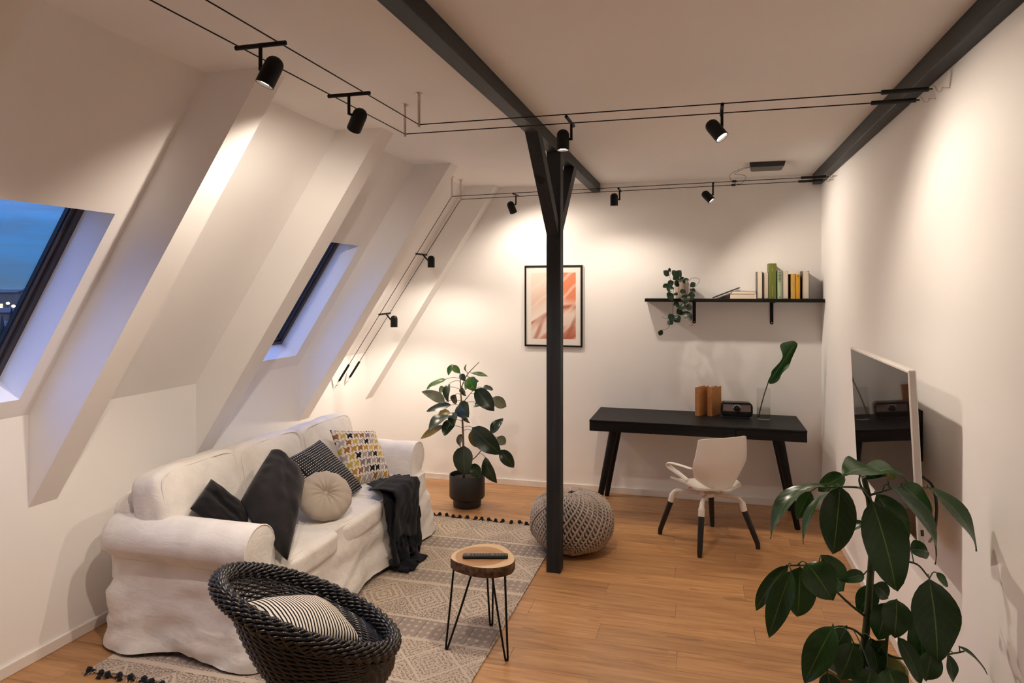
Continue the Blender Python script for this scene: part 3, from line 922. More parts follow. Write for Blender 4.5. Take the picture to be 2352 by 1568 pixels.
# rolled arms
for sg, yi in ((-1, 3.165), (1, 4.935)):
    mb = MB(); prof = []
    rr = .1275; cy, cz = yi + sg * rr, .586
    prof.append((yi, .32)); prof.append((yi, .45))
    for i in range(17):
        a = math.radians(0 + (205) * i / 16)
        prof.append((cy - sg * rr * math.cos(a), cz + rr * math.sin(a)))
    yo = 2.996 if sg < 0 else 5.118
    prof += [(yo + sg * .010, .475), (yo - sg * .002, .42), (yo, .36)]
    rows = []
    AX0 = SX0 + .055; AX1 = SX1 - .062
    xs = [AX0 - .030, AX0 - .018, AX0 + .01] + [AX0 + .01 + (AX1 - .012 - AX0 - .01) * i / 18 for i in range(1, 18)] + [AX1 - .010, AX1 - .002, AX1]
    for i, x in enumerate(xs):
        sc = {0: .74, 1: .92, 2: 1.0}.get(i, 1.0)
        if i == len(xs) - 1: sc = .965
        row = []
        for (py, pz) in prof:
            dy, dz_ = (py - cy) * sc, (pz - cz) * (sc if pz > .45 else 1)
            wv = .007 * mnoise.noise(Vector((x * 5, py * 8, pz * 6))) + .004 * mnoise.noise(Vector((x * 14, py * 6, pz * 9)))
            row.append(Vector((x, cy + dy * (1 + wv * 4), cz + dz_ * (1 + wv * 4))))
        rows.append(row)
    mb.grid(rows)
    for r_ in (rows[0], rows[-1]): mb.add(r_, [tuple(range(len(r_)))])
    arm = mb.build('arm', M['sofa'], sofa, True, 60)
    pp = [(AX1 - .001, cy + (py - cy) * .985, cz + (pz - cz) * .985) for (py, pz) in prof[1:-1]]
    MB().tube(pp, .0042, 6).build('piping', M['sofapipe'], arm, True)
# back
R = None
puff((-3.055, 4.055, .60), (.085, 1.05, .225), None, 6, 14, wr=.006, ws=4).build('back_rest', M['sofa'], sofa, True)
# seat cushions
ys_ = [3.165, 3.72, 4.325, 4.935]
for i in range(3):
    a, b_ = ys_[i], ys_[i + 1]
    c = Vector((-2.475, (a + b_) / 2, .412)); h = (.375, (b_ - a) / 2 + .004, .072)
    cu = puff(c, h, None, 7, 14, (0, 0, .022), .006, 5, i).build('seat_cushion', M['sofa'], sofa, True)
    for kz in (.93, -.93):
        MB().tube(superloop(c, h, 2, kz, 7, 56, out=1.012), .0042, 6, closed=True).build('piping', M['sofapipe'], cu, True)
# back cushions
Rb = Matrix.Rotation(math.radians(-13), 3, 'Y')
for i, (a, b_, zt) in enumerate(((2.985, 3.655, .725), (3.64, 4.36, .715), (4.345, 5.085, .705))):
    c = Vector((-2.86, (a + b_) / 2, zt)); h = (.105, (b_ - a) / 2, .215)
    cu = puff(c, h, Rb, 6.5, 18, (.040, .006, .010), .011, 6, i + 5).build('back_cushion', M['sofa'], sofa, True)
    MB().tube(superloop(c, h, 0, .92, 6.5, 72, Rb, 1.030), .0046, 6, closed=True).build('piping', M['sofapipe'], cu, True)

# ================================================================ cushions on the sofa
def pillow4(c00, c10, c11, c01, T, n=24, pinch=.06, wr=.010, seed=0, fill=.42, bend=0.0, flip=1, crease=0.0):
    """stuffed cushion spanned by four corner points"""
    mb = MB(); uv = []
    c00, c10, c11, c01 = map(Vector, (c00, c10, c11, c01))
    N = ((c11 - c00).cross(c01 - c10)).normalized() * flip
    for sg in (1, -1):
        rows = []
        for i in range(n + 1):
            row = []
            for j in range(n + 1):
                u, v = j / n, i / n; a, b_ = 2 * u - 1, 2 * v - 1
                uu = .5 + .5 * a * (1 - pinch * (1 - b_ * b_)); vv = .5 + .5 * b_ * (1 - pinch * (1 - a * a))
                p = c00 * (1 - uu) * (1 - vv) + c10 * uu * (1 - vv) + c11 * uu * vv + c01 * (1 - uu) * vv
                e = max(0, 1 - a * a) ** fill * max(0, 1 - b_ * b_) ** fill
                d = mnoise.noise(Vector((a * 1.7, b_ * 1.7, seed * 5.3 + sg))) + .6 * mnoise.noise(Vector((a * 4 + 4, b_ * 3, seed * 3.1 + sg)))
                z = sg * T / 2 * e + d * wr * min(1, e * 2) * sg + bend * (1 - a * a) * (1 - b_ * b_)
                if crease: z -= sg * crease * math.exp(-((a - b_ * .3) / .18) ** 2) * e
                row.append(p + N * z); uv.append((u, v))
            rows.append(row)
        mb.grid(rows)
    mb.uv = uv
    return mb
SZ = .505
PG = 'scatter cushions on the sofa'
tag(pillow4(onZ(566, 1250, .512), onX(572, 1168, -2.47), onX(485, 1099, -2.70), onX(436, 1168, -2.69), .18, seed=1, wr=.022, crease=.035, pinch=.01).build('velvet_cushion', M['velvet'], smooth=True),
    'charcoal velvet cushion slumped low behind the sofa arm beside the wicker chair', 'cushion', PG)
tag(pillow4(onZ(660, 1288, .512), onX(700, 1102, -2.36), onX(624, 1032, -2.60), onX(553, 1150, -2.50), .24, seed=2, wr=.026, bend=.02, pinch=-.03).build('velvet_cushion', M['velvet'], smooth=True),
    'tall charcoal velvet cushion standing on its corner on the seat', 'cushion', PG)
dR, dT, dL = onZ(832, 1119, .508), onX(735, 1009, -2.66), onX(655, 1055, -2.58); dB = dL + dR - dT; dB.z = .510
tag(pillow4(dB, dR, dT, dL, .12, seed=3, pinch=.04).build('dotted_cushion', M['check'], smooth=True),
    'navy cushion with woven rows of white dots behind the round cushion', 'cushion', PG)
tag(pillow4(onZ(803, 1118, .506), onZ(897, 1096, .506), onX(861, 989, -2.49), onX(757, 987, -2.66), .13, seed=4, pinch=.03).build('printed_cushion', M['hound'], smooth=True),
    'cream cushion printed with ochre, grey and black bird shapes', 'cushion', PG)
# round tufted cushion
rc = thing('round_cushion', 'round beige button-tufted cushion leaning on the dotted cushion', 'cushion', (0, 0, 0), PG)
cc = onX(746, 1138, -2.31); BASE[rc] = cc.copy(); rc.location = cc
nrm = Vector((.50, -.50, .70)).normalized(); Mr = frame(nrm.orthogonal(), nrm, cc)
mb = MB(); prof = []
for i in range(15): t = i / 14; prof.append((t, 1))
for i in range(14, -1, -1): prof.append((i / 14, -1))
rows = []; NA = 72
for (t, sg) in prof:
    row = []
    for k in range(NA + 1):
        a = 2 * PI * k / NA
        hh = .062 * (1 - t ** 3.2) ** .55 if t < 1 else 0
        tuft = .034 * math.exp(-(t / .20) ** 2)
        pl = .0055 * math.cos(a * 14) * (math.exp(-((t - .30) / .25) ** 2) + .8 * math.exp(-((t - .97) / .16) ** 2)) + .006 * mnoise.noise(Vector((math.cos(a) * 2, math.sin(a) * 2, t * 2)))
        rr = .172 * t * (1 + .012 * math.cos(a * 14) * t ** 6)
        row.append(Mr @ Vector((rr * math.cos(a), rr * math.sin(a), sg * (hh - tuft + (pl if t < 1 else 0)))))
    rows.append(row)
mb.grid(rows); mb.build('cover', M['beige'], rc, True)
MB().ell(Mr @ Vector((0, 0, .030)), (.017, .017, .008), 16, 8, Mr.to_3x3()).build('button', M['beige'], rc, True)

# ================================================================ throw blanket
th = thing('throw_blanket', 'navy black throw draped over the seat edge with fringe knots on the rug', 'blanket', (-2.05, 4.46, .0))
mb = MB(); rows = []; nu, nv = 44, 26
path = bez([(-2.56, 0, .525), (-2.40, 0, .522), (-2.22, 0, .530), (-2.105, 0, .515), (-2.062, 0, .44), (-2.052, 0, .30), (-2.050, 0, .16), (-2.035, 0, .06), (-1.99, 0, .022), (-1.90, 0, .020)], 5)
npth = len(path)
for i, p in enumerate(path):
    t = i / (npth - 1)
    y0 = 4.46 - .25 * min(1, t / .40) + (.08 * max(0, t - .7)); y1 = 4.74 - .05 * t - .17 * max(0, t - .74) / .26
    row = []
    for j in range(nv + 1):
        s = j / nv; xs_ = -2.34 + .13 * s      # the throw starts in front of the cushions
        if path[i].x < -2.105: p = Vector((xs_ + (path[i].x + 2.56) * (-2.105 - xs_) / .455, 0, path[i].z))
        f = math.sin(s * 11 + 2.6 * math.sin(t * 3) + t * 3) * .009 + .026 * mnoise.noise(Vector((s * 4, t * 5, 1.0))) + .008 * mnoise.noise(Vector((s * 13, t * 9, 4.0)))
        f *= (.55 + .8 * min(1, t * 1.6))
        if t < .36: q = Vector((p.x + .02 * mnoise.noise(Vector((s * 4, t * 5, 3))), y0 + (y1 - y0) * s, p.z + abs(f) * 1.5 + .006))
        elif t < .8: q = Vector((p.x + abs(f) * 1.8 + .004 + .012 * math.sin(s * PI), y0 + (y1 - y0) * s + .02 * mnoise.noise(Vector((t * 4, s * 3, 7))), p.z))
        else: q = Vector((p.x + f, y0 + (y1 - y0) * s + .02 * math.sin(t * 9 + s * 4), max(.014, p.z + abs(f) * 1.3)))
        row.append(q)
    rows.append(row)
mb.grid(rows)
sheet = mb.build('cloth', M['navy'], th, True, fix=False)
so = sheet.modifiers.new('thick', 'SOLIDIFY'); so.thickness = .006; so.offset = 1
# a folded upper layer with its own knotted fringe
mb = MB(); rows = []
for i in range(19):
    t = i / 18; row = []
    z = .535 - .36 * max(0, t - .3) / .7; x = -2.21 + .20 * min(1, t / .3) if t < .3 else -2.012 + .012 * math.sin(t * 6)
    for j in range(19):
        s = j / 18
        f = .006 * math.sin(s * 9 + t * 3) + .020 * mnoise.noise(Vector((s * 4, t * 4, 11.0)))
        hem = .05 * math.sin(s * 4.2 + .5) * max(0, t - .5) * 2
        row.append(Vector((x + abs(f) * 1.3, 4.25 + .40 * s - .02 * t, z + (abs(f) if t < .3 else 0) + hem + (.02 if t < .3 else 0))))
    rows.append(row)
mb.grid(rows)
lay = mb.build('folded_layer', M['navy'], th, True, fix=False)
so = lay.modifiers.new('thick', 'SOLIDIFY'); so.thickness = .006; so.offset = 1
for j, s in enumerate((0, 2, 5, 8, 11, 14, 16, 18)):
    a = rows[-1][s]; L = random.uniform(.06, .12)
    MB().tube([a + Vector((.006, 0, .004)), a + Vector((.010, .003, -L * .55)), a + Vector((.011, .002, -L * .62)), a + Vector((.011, .002, -L * .72)), a + Vector((.010, .004, -L))], [.006, .0055, .011, .011, .007], 7).build('tassel', M['navy'], th, True)
a = Vector((-2.03, 4.70, .27))
MB().tube([a + Vector((-.02, -.02, .10)), a + Vector((0, .0, .05)), a, a + Vector((0, 0, -.02)), a + Vector((0, .0, -.045))], [.006, .006, .016, .018, .008], 9).build('tassel', M['navy'], th, True)

# ================================================================ wicker chair
wk = thing('wicker_chair', 'round dark wicker armchair with a tilted bowl and braided rim', 'armchair', (-1.43, 2.46, 0))
RC = Vector((-1.579, 2.502, .599)); RR = .378
RN = Vector((.321, .346, 1)).normalized()
ru = (Vector((1, 0, 0)) - RN * RN.x).normalized(); rv = RN.cross(ru)
WC = Vector((-1.43, 2.46, .355)); WR = .185
def wring(t):
    """centre, axes, radius of the shell, t=0 floor, .42 waist, 1 rim"""
    if t < .42:
        q = t / .42; r = WR + .125 * (1 - q) ** 1.7
        return Vector((-1.43, 2.46, .012 + (.355 - .012) * q)), Vector((1, 0, 0)), Vector((0, 1, 0)), r
    q = (t - .42) / .58
    n_ = Vector((0, 0, 1)).lerp(RN, min(1, q * 1.15)).normalized()
    u_ = (Vector((1, 0, 0)) - n_ * n_.x).normalized(); v_ = n_.cross(u_)
    r = WR + (RR - .012 - WR) * (q ** .62 * .85 + q * .15)
    c = WC.lerp(RC - RN * .010, q)
    return c, u_, v_, r
NST = 44
stk = MB()
for k in range(NST):
    a = 2 * PI * k / NST; pts = []
    for i in range(31):
        c, u_, v_, r = wring(i / 30); pts.append(c + u_ * r * math.cos(a) + v_ * r * math.sin(a))
    stk.tube(pts, .0040, 4)
M['wicker'] = plain('dark_wicker', (.011, .010, .0115), .28, var=.5, nscale=14, spec=.6)
s_ = stk.build('stakes', M['wicker'], wk, True, fix=False, clean=False); s_['kind'] = 'stuff'
wf = MB(); NR = 62; SEG = NST * 2
for i in range(NR):
    t = .008 + .985 * i / (NR - 1)
    c, u_, v_, r = wring(t); pts = []
    gap = (.50 < t < .53)
    if gap: continue
    for k in range(SEG):
        a = 2 * PI * k / SEG
        d = 0
        if k % 2 == 0: d = .0068 * (1 if (k // 2 + i) % 2 == 0 else -1)
        rr_ = r + d
        pts.append(c + u_ * rr_ * math.cos(a) + v_ * rr_ * math.sin(a) + Vector((0, 0, .0012 * mnoise.noise(Vector((a * 3, t * 40, 0))))))
    wf.tube(pts, .0060, 6, closed=True)
w_ = wf.build('woven_strands', M['wicker'], wk, True, fix=False, clean=False); w_['kind'] = 'stuff'
# braided rim: strands wound round a core
core = [RC + ru * RR * math.cos(2 * PI * k / 90) + rv * RR * math.sin(2 * PI * k / 90) for k in range(90)]
MB().tube(core, .020, 8, closed=True).build('rim_core', M['wicker'], wk, True)
br = MB(); NS = 12; NT = 520
for sN in range(NS):
    pts = []
    for k in range(NT):
        a = 2 * PI * k / NT; tw = a * 4 + 2 * PI * sN / NS
        e_ = ru * math.cos(a) + rv * math.sin(a); rad = .0250 + .0050 * math.sin(a * 62 + sN * 2.1)
        pts.append(RC + e_ * (RR + rad * math.cos(tw) * 1.05) + RN * rad * 1.15 * math.sin(tw))
    br.tube(pts, .0074, 6, closed=True)
b_ = br.build('braided_rim', M['wicker'], wk, True, fix=False, clean=False); b_['kind'] = 'stuff'
# woven seat disc inside the bowl
mb = MB(); sc_, su, sv, sr = wring(.50)
for i in range(14):
    r = sr * (.07 + .93 * i / 13); pts = []
    for k in range(64):
        a = 2 * PI * k / 64; pts.append(sc_ + su * r * math.cos(a) + sv * r * math.sin(a) + Vector((0, 0, .004 * (1 if (k // 2 + i) % 2 else -1) - .02 * (1 - (r / sr) ** 2))))
    mb.tube(pts, .0075, 5, closed=True)
w_ = mb.build('woven_seat', M['wicker'], wk, True, fix=False, clean=False); w_['kind'] = 'stuff'
# striped cushion in the bowl
c0 = RC - RN * .058 + Vector((-.004, .0, 0))
ua = (Vector((.53, .85, -.28))).normalized(); va = Vector((.85, -.53, -.10)).normalized()
tag(pillow(c0, basis(ua, va), .385, .36, .17, 24, .04, .008, 9).build('striped_cushion', M['stripe'], smooth=True),
    'navy and cream striped cushion lying in the wicker chair', 'cushion')

# ================================================================ log slice stool
M['logtop'] = None
def logtop():
    m, nt, b = new_mat('log_slice')
    x, y, z = sep(nt, coords(nt))
    dx_, dy_ = x + .004, y + .004
    r = ((dx_ * dx_) + (dy_ * dy_) * 1.0).op('SQRT') + (noise(nt, coords(nt), 7, 2) - .5) * .035
    rings = ((r * 95.0).sin() + 1.0) * .5
    c = mixc(nt, rings * .45, (.40, .215, .095), (.28, .135, .055))
    sap = ramp(nt, r, [(.136, (0, 0, 0)), (.146, (1, 1, 1))])
    c = mixc(nt, X(nt, sap), c, (.62, .43, .24))
    setc(nt, b, c); b.inputs['Roughness'].default_value = .45
    return m
M['logtop'] = logtop()
M['logbark'] = plain('bark', (.105, .055, .028), .85, var=.6, nscale=40, bstr=.8, bscale=60)
st = thing('log_stool', 'small stool made of a log slice on black hairpin legs', 'stool', (-1.155, 3.53, 0))
outl = [(810, 440), (818, 408), (850, 380), (960, 335), (1100, 308), (1230, 315), (1305, 345), (1365, 398), (1386, 450), (1345, 497), (1210, 527), (1050, 522), (920, 492), (845, 465)]
op = [onZ(830 + x * .2538, 1170 + y * .2538, .470) for x, y in outl]
op = bez(op + [op[0]], 5)[:-1]; n = len(op); cen = sum(op, Vector()) / n
BASE[st] = Vector((cen.x, cen.y, 0)); st.location = BASE[st]
mb = MB(); mb.add(op, [tuple(range(n))]); 
tp = mb.build('slab_top', M['logtop'], st)
mb = MB(); rows = []
for (z, s) in ((.470, 1.0), (.462, 1.022), (.440, 1.012), (.424, 1.016), (.4165, .995)):
    rows.append([cen + (p - cen) * (s + .006 * mnoise.noise(Vector((p.x * 30, p.y * 30, z * 20)))) + Vector((0, 0, z - .470)) for p in op + [op[0]]])
mb.grid(rows); mb.add([r for r in rows[-1][:-1]], [tuple(range(n - 1, -1, -1))])
mb.build('bark_edge', M['logbark'], st, True, 50)
for (fx, fy, ta, tb) in ((-1.313, 3.413, (1042, 1306), (1083, 1318)), (-.982, 3.407, (1131, 1326), (1160, 1322)), (-1.164, 3.724, (1117, 1286), (1133, 1286))):
    f = Vector((fx, fy, .014 if fx < -1.09 else .005))
    zt = .4165
    dirv = Vector((fx - cen.x, fy - cen.y, 0)).normalized(); sd = Vector((-dirv.y, dirv.x, 0))
    a = onZ(ta[0], ta[1], zt); b2 = onZ(tb[0], tb[1], zt); sd = (a - b2).normalized()
    MB().tube(bez([a, a.lerp(f + sd * .007, .5), f + sd * .007 + Vector((0, 0, .012)), f, f - sd * .007 + Vector((0, 0, .012)), b2.lerp(f - sd * .007, .5), b2], 5), .0058, 8).build('leg', M['blackmetal'], st, True)
rm = thing('remote_control', 'slim black remote control lying on the log stool', 'remote control', (0, 0, 0))
r0 = onZ(1063, 1277, .478); r1 = onZ(1167, 1277, .478); cr = (r0 + r1) / 2; BASE[rm] = Vector((cr.x, cr.y, .4705)); rm.location = BASE[rm]
Mr2 = frame(r1 - r0, (0, 0, 1), (cr.x, cr.y, .4705)); L = (r1 - r0).length
MB().box((-L / 2, -.022, 0), (L / 2, .022, .017), Mr2, .005).build('body', M['blackplastic'], rm)
M['button'] = plain('grey_button', (.06, .06, .065), .5); M['btnlight'] = plain('light_button', (.45, .45, .46), .5)
for i in range(13):
    for j in range(3):
        x = -L / 2 + .030 + i * (L - .05) / 12; yy = (j - 1) * .012
        if i == 0 and j != 1: continue
        MB().box((x - .0035, yy - .0032, .0168), (x + .0035, yy + .0032, .0186), Mr2).build('button', M['btnlight'] if (i, j) in ((8, 1), (0, 1)) else M['button'], rm)

# ================================================================ knitted pouf
M['yarn'] = cloth('grey_beige_yarn', (.37, .305, .265), .95, 500, .3, .15)
M['yarnin'] = plain('pouf_core', (.33, .272, .236), .95)
pf = thing('knitted_pouf', 'round grey beige knitted pouf behind the timber post', 'pouf', (-.942, 5.020, 0))
PC = Vector((-.942, 5.020, .012)); PR, PH = .298, .405
def pfp(a, v, out=0.0):
    """v: 0 bottom .. 1 top"""
    th = (v - .5) * PI * .985
    r = PR * (abs(math.cos(th)) ** .72); z = PH / 2 + PH / 2 * math.copysign(abs(math.sin(th)) ** .88, math.sin(th))
    p = Vector((r * math.cos(a), r * math.sin(a), z)); c = Vector((0, 0, PH / 2))
    d = Vector((p.x / PR ** 2, p.y / PR ** 2, (p.z - PH / 2) / (PH / 2) ** 2)).normalized()
    return PC + p + d * out
mb = MB(); mb.grid([[pfp(2 * PI * k / 48, i / 24, -.024) for k in range(49)] for i in range(25)])
mb.build('core', M['yarnin'], pf, True)
yn = MB(); NC, NRW = 34, 30
for j in range(1, NRW):
    for i in range(NC):
        v0 = .02 + .96 * j / NRW; v1 = min(.998, .02 + .96 * (j + 1.5) / NRW)
        rr_ = abs(math.cos((v0 - .5) * PI))
        if rr_ < .30 and i % 2: continue
        wd = 2 * PI / NC * (1 if rr_ >= .30 else 2)
        sw = j * .055
        a0 = wd * (i if rr_ >= .30 else i / 2 * 1) + sw
        if rr_ < .30: a0 = 2 * PI / NC * i + sw
        big = (i % 5 == 0)
        up_ = .010 if big else .0035
        for sd_ in (-1, 1):
            p0 = pfp(a0 + wd * .5, v0, up_ - .004); p1 = pfp(a0 + wd * (.5 + sd_ * .30), (v0 * .45 + v1 * .55), up_ + .003); p2 = pfp(a0 + wd * (.5 + sd_ * .36), v1, up_ - .005)
            yn.tube([p0, p1, p2], [.0050, .0092, .0052], 5, caps=False)
y_ = yn.build('knit_stitches', M['yarn'], pf, True, fix=False, clean=False); y_['kind'] = 'stuff'

# ================================================================ rubber plant
rp = thing('potted_rubber_plant', 'rubber plant with dark glossy leaves in a black pot by the sofa end', 'potted plant', (-2.03, 5.775, 0))
PCx, PCy = -2.03, 5.775
Mp = Matrix.Translation((PCx, PCy, 0))
pot = MB().lathe([(.004, .004), (.120, .004), (.124, .010), (.124, .062), (.130, .068), (.152, .080), (.1585, .092), (.1585, .283), (.156, .286), (.150, .284), (.149, .24), (.149, .10), (.004, .09)], 40, Mp).build('pot', M['potblack'], rp, True, 40)
MB().lathe([(.149, .245), (.09, .250), (.004, .254)], 32, Mp).build('soil', M['soil'], rp, True)
def cp(x, y): return 940 + .2424 * x, 810 + .2424 * y
def rpp(x, y, dd=0.0): px, py = cp(x, y); return atD(px, py, 6.09 + dd)
rstem = [rpp(515, 1195), rpp(512, 870), rpp(503, 620), rpp(490, 400), rpp(480, 190)]
rs = bez(rstem, 8)
MB().tube(rs, [.0125 - .0085 * i / (len(rs) - 1) for i in range(len(rs))], 8).build('trunk', M['bark'], rp, True)
br2 = bez([rpp(515, 1010, .02), rpp(600, 1010, -.02), rpp(715, 885, -.05), rpp(800, 780, -.05)], 6)
MB().tube(br2, [.006 - .003 * i / (len(br2) - 1) for i in range(len(br2))], 7).build('branch', M['bark'], rp, True)
br3 = bez([rpp(492, 330, 0), rpp(545, 215, -.03), rpp(600, 150, -.05), rpp(663, 88, -.06)], 6)
MB().tube(br3, [.0045 - .002 * i / (len(br3) - 1) for i in range(len(br3))], 7).build('branch', M['twig'], rp, True)
br4 = bez([rpp(503, 480, 0), rpp(560, 410, -.04), rpp(625, 330, -.06)], 6)
MB().tube(br4, [.0045 - .002 * i / (len(br4) - 1) for i in range(len(br4))], 7).build('branch', M['twig'], rp, True)
branches = rs + br2 + br3 + br4
RL = [(345, 250, 160, 350, 62, 'h', -.10, -.18), (340, 465, 118, 368, 80, 'p', -.05, -.12), (385, 288, 372, 465, 84, 'd', -.10, -.14), (400, 495, 165, 555, 70, 'd', .02, .08),
      (390, 570, 258, 612, 80, 'o', .05, .10), (392, 600, 180, 748, 120, 'd', -.08, -.18), (330, 690, 104, 816, 62, 'o', .02, .06), (412, 640, 333, 786, 96, 'd', -.06, -.14),
      (438, 555, 430, 692, 92, 'd', -.10, -.16), (475, 478, 562, 612, 122, 'd', -.10, -.20), (440, 395, 428, 484, 66, 'd', .05, .10), (512, 570, 576, 662, 56, 'd', .04, .08),
      (630, 340, 806, 552, 118, 'd', -.08, -.18), (785, 425, 917, 514, 84, 'p', .02, .06), (722, 488, 608, 516, 64, 'd', .05, .02), (700, 330, 796, 350, 60, 'd', .06, .10),
      (560, 235, 622, 362, 96, 'm', -.06, -.14), (565, 228, 657, 270, 56, 'd', -.02, .04), (590, 195, 748, 224, 42, 'h', -.02, .02), (482, 202, 530, 268, 46, 'd', -.04, -.08),
      (505, 325, 540, 408, 70, 'd', .02, .04), (405, 108, 372, 215, 46, 'm', -.04, -.08), (400, 125, 478, 196, 54, 'h', -.04, -.06), (545, 185, 542, 108, 34, 'h', 0, -.02),
      (600, 705, 872, 964, 150, 'd', -.10, -.20), (772, 765, 893, 622, 76, 'd', 0, .02), (592, 735, 694, 894, 100, 'o', .02, .06), (832, 800, 913, 862, 74, 'p', .04, .06),
      (865, 920, 993, 1086, 92, 'd', -.05, -.08), (720, 988, 832, 1234, 100, 'd', -.06, -.10), (520, 880, 530, 1158, 165, 'd', -.12, -.16), (590, 1055, 672, 1182, 88, 'd', -.10, -.13),
      (512, 775, 485, 895, 88, 'd', .05, .08), (570, 290, 530, 350, 60, 'p', .03, .05), (330, 325, 290, 385, 60, 'h', .06, .10)]
mm = {'d': 'leafrub', 'h': 'leafrubhi', 'm': 'leafmid', 'p': 'leafpale', 'o': 'leafochre'}
for i, (ax_, ay_, bx_, by_, wd, kd, d0, d1) in enumerate(RL):
    a = rpp(ax_, ay_, d0); b_ = rpp(bx_, by_, d1); s = .2424 * 6.05 / 1568
    fc = Vector((-.25 + .3 * math.sin(i * 2.1), -.75, .55 + .25 * math.cos(i * 1.7)))
    leaf(a, b_, wd * s * 1.34, fc, .05 + .05 * (i % 3), .22, n=9).build('leaf', M[mm[kd]], rp, True, fix=False)
    near = min(branches, key=lambda q: (q - a).length + .4 * max(0, q.z - a.z))
    if (near - a).length > .012:
        MB().tube(bez([near, near.lerp(a, .5) + Vector((0, 0, .012)), a], 4), .0022, 5).build('petiole', M['twig'], rp, True)

# ================================================================ desk
dk = thing('desk', 'long black wooden desk with drawers and splayed round legs', 'desk', (-.07, 6.15, 0))
DX0, DX1, DY0, DY1, DZ = -.938, .797, 5.822, 6.488, .8155
TK = .018
MB().box((DX0, DY0, DZ - TK), (DX1, DY1, DZ), bev=.003).build('desk_top', M['deskwood'], dk)
MB().box((DX0 + .002, DY0 + .022, DZ - .093), (DX1 - .002, DY1 - .002, DZ - TK), bev=.003).build('apron', M['deskwood'], dk)
for i in range(3):
    a = DX0 + (DX1 - DX0) * (0, .31, .69, 1)[i] + .0015; b_ = DX0 + (DX1 - DX0) * (0, .31, .69, 1)[i + 1] - .0015
    MB().box((a, DY0 + .001, DZ - .094), (b_, DY0 + .021, DZ - TK - .002), bev=.002).build('drawer_front', M['deskwood'], dk)
for (bx_, by_, tx_, ty_) in ((-.885, 5.915, -.745, 6.00), (.738, 5.915, .602, 6.00), (-.868, 6.405, -.745, 6.34), (.738, 6.405, .602, 6.34)):
    MB().tube([(bx_, by_, 0), (bx_ + (tx_ - bx_) * .01, by_, .006), (tx_, ty_, DZ - .093)], [.018, .022, .040], 20).build('leg', M['deskwood'], dk, True, 40)

# files on the desk
M['file'] = plain('brown_kraft_board', (.38, .155, .042), .65, var=.12, nscale=25)
M['filein'] = plain('file_paper', (.72, .66, .58), .8)
M['eyelet'] = plain('brass_eyelet', (.6, .4, .2), .3, 1.0)
for (px, py, lab) in ((1596.5, 950.7, 'brown cardboard file with brass rivets, standing nearer the desk middle'), (1624.6, 951.2, 'brown cardboard file with brass rivets, standing next to the radio')):
    c = onZ(px, py, DZ); dd = Vector((math.sin(math.radians(27)), math.cos(math.radians(27)), 0)); sd = Vector((dd.y, -dd.x, 0))
    c = c + Vector((0, -.075, 0)); 
    t = thing('document_file', lab, 'file', (c.x, c.y, DZ), 'brown files on the desk')
    Mf = frame(dd, (0, 0, 1), (c.x, c.y, DZ + .0005))        # x = depth, y = to the left, z up
    D, Hf, W_ = .185, .248, .042
    MB().box((0, -W_, 0), (.003, 0, Hf), Mf).build('spine', M['file'], t)
    MB().box((.003, -W_, 0), (D, -W_ + .003, Hf), Mf).build('cover', M['file'], t)
    MB().box((.003, -.003, 0), (D, 0, Hf), Mf).build('cover', M['file'], t)
    MB().box((.006, -W_ + .004, .004), (D - .012, -.004, Hf - .010), Mf).build('papers', M['filein'], t)
    for z in (.060, .178):
        MB().lathe([(.0045, 0), (.0045, .0015), (.001, .0022)], 10, Mf @ Matrix.Translation((-.0002, -W_ / 2, z)) @ Matrix.Rotation(-PI / 2, 4, 'Y')).build('rivet', M['eyelet'], t)

# radio
M['radiograin'] = plain('radio_taupe_cloth', (.20, .155, .135), .55, var=.1, nscale=200, bstr=.4, bscale=900)
M['chrome'] = plain('chrome', (.75, .75, .75), .15, 1.0)
rl = onZ(1659, 955, DZ); rr_ = onZ(1727, 955, DZ)
ra = Vector((.155, 6.225, DZ)); rdx = Vector((.262, .012, 0)); W_ = rdx.length
rad = thing('radio', 'rounded black table radio with taupe front and round dial', 'radio', (ra.x + .13, ra.y + .05, DZ))
Mr_ = frame(rdx, (0, 0, 1), ra)
def rrect2(x0, x1, z0, z1, r, n=6):
    out = []
    for (cx_, cz_, a0) in ((x1 - r, z0 + r, -90), (x1 - r, z1 - r, 0), (x0 + r, z1 - r, 90), (x0 + r, z0 + r, 180)):
        for i in range(n + 1):
            a = math.radians(a0 + 90 * i / n); out.append(Vector((cx_ + r * math.cos(a), 0, cz_ + r * math.sin(a))))
    return out
def ploft(mat4, polys):
    mb = MB(); rows = [[mat4 @ p for p in pl + [pl[0]]] for pl in polys]; mb.grid(rows)
    n = len(polys[0]); mb.add([mat4 @ p for p in polys[0]], [tuple(range(n))]); mb.add([mat4 @ p for p in polys[-1]], [tuple(range(n - 1, -1, -1))])
    return mb
sh = lambda pl, y: [p + Vector((0, y, 0)) for p in pl]
Hh, r = .135, .036
ploft(Mr_, [sh(rrect2(.006, W_ - .006, .012, Hh - .006, r - .006), .014), sh(rrect2(.006, W_ - .006, .012, Hh - .006, r - .006), .010), sh(rrect2(0, W_, .006, Hh, r), 0), sh(rrect2(0, W_, .006, Hh, r), .10), sh(rrect2(.008, W_ - .008, .012, Hh - .008, r - .008), .115)]).build('case', M['blackplastic'], rad, True, 40)
MB().box((.014, .006, .055), (W_ - .014, .013, .118), Mr_, .012).build('speaker_front', M['radiograin'], rad)
MB().box((.016, .006, .020), (W_ - .016, .012, .050), Mr_, .008).build('lower_panel', M['deskwood'], rad)
Mk = Mr_ @ Matrix.Translation((W_ * .5, .006, .088)) @ Matrix.Rotation(PI / 2, 4, 'X')
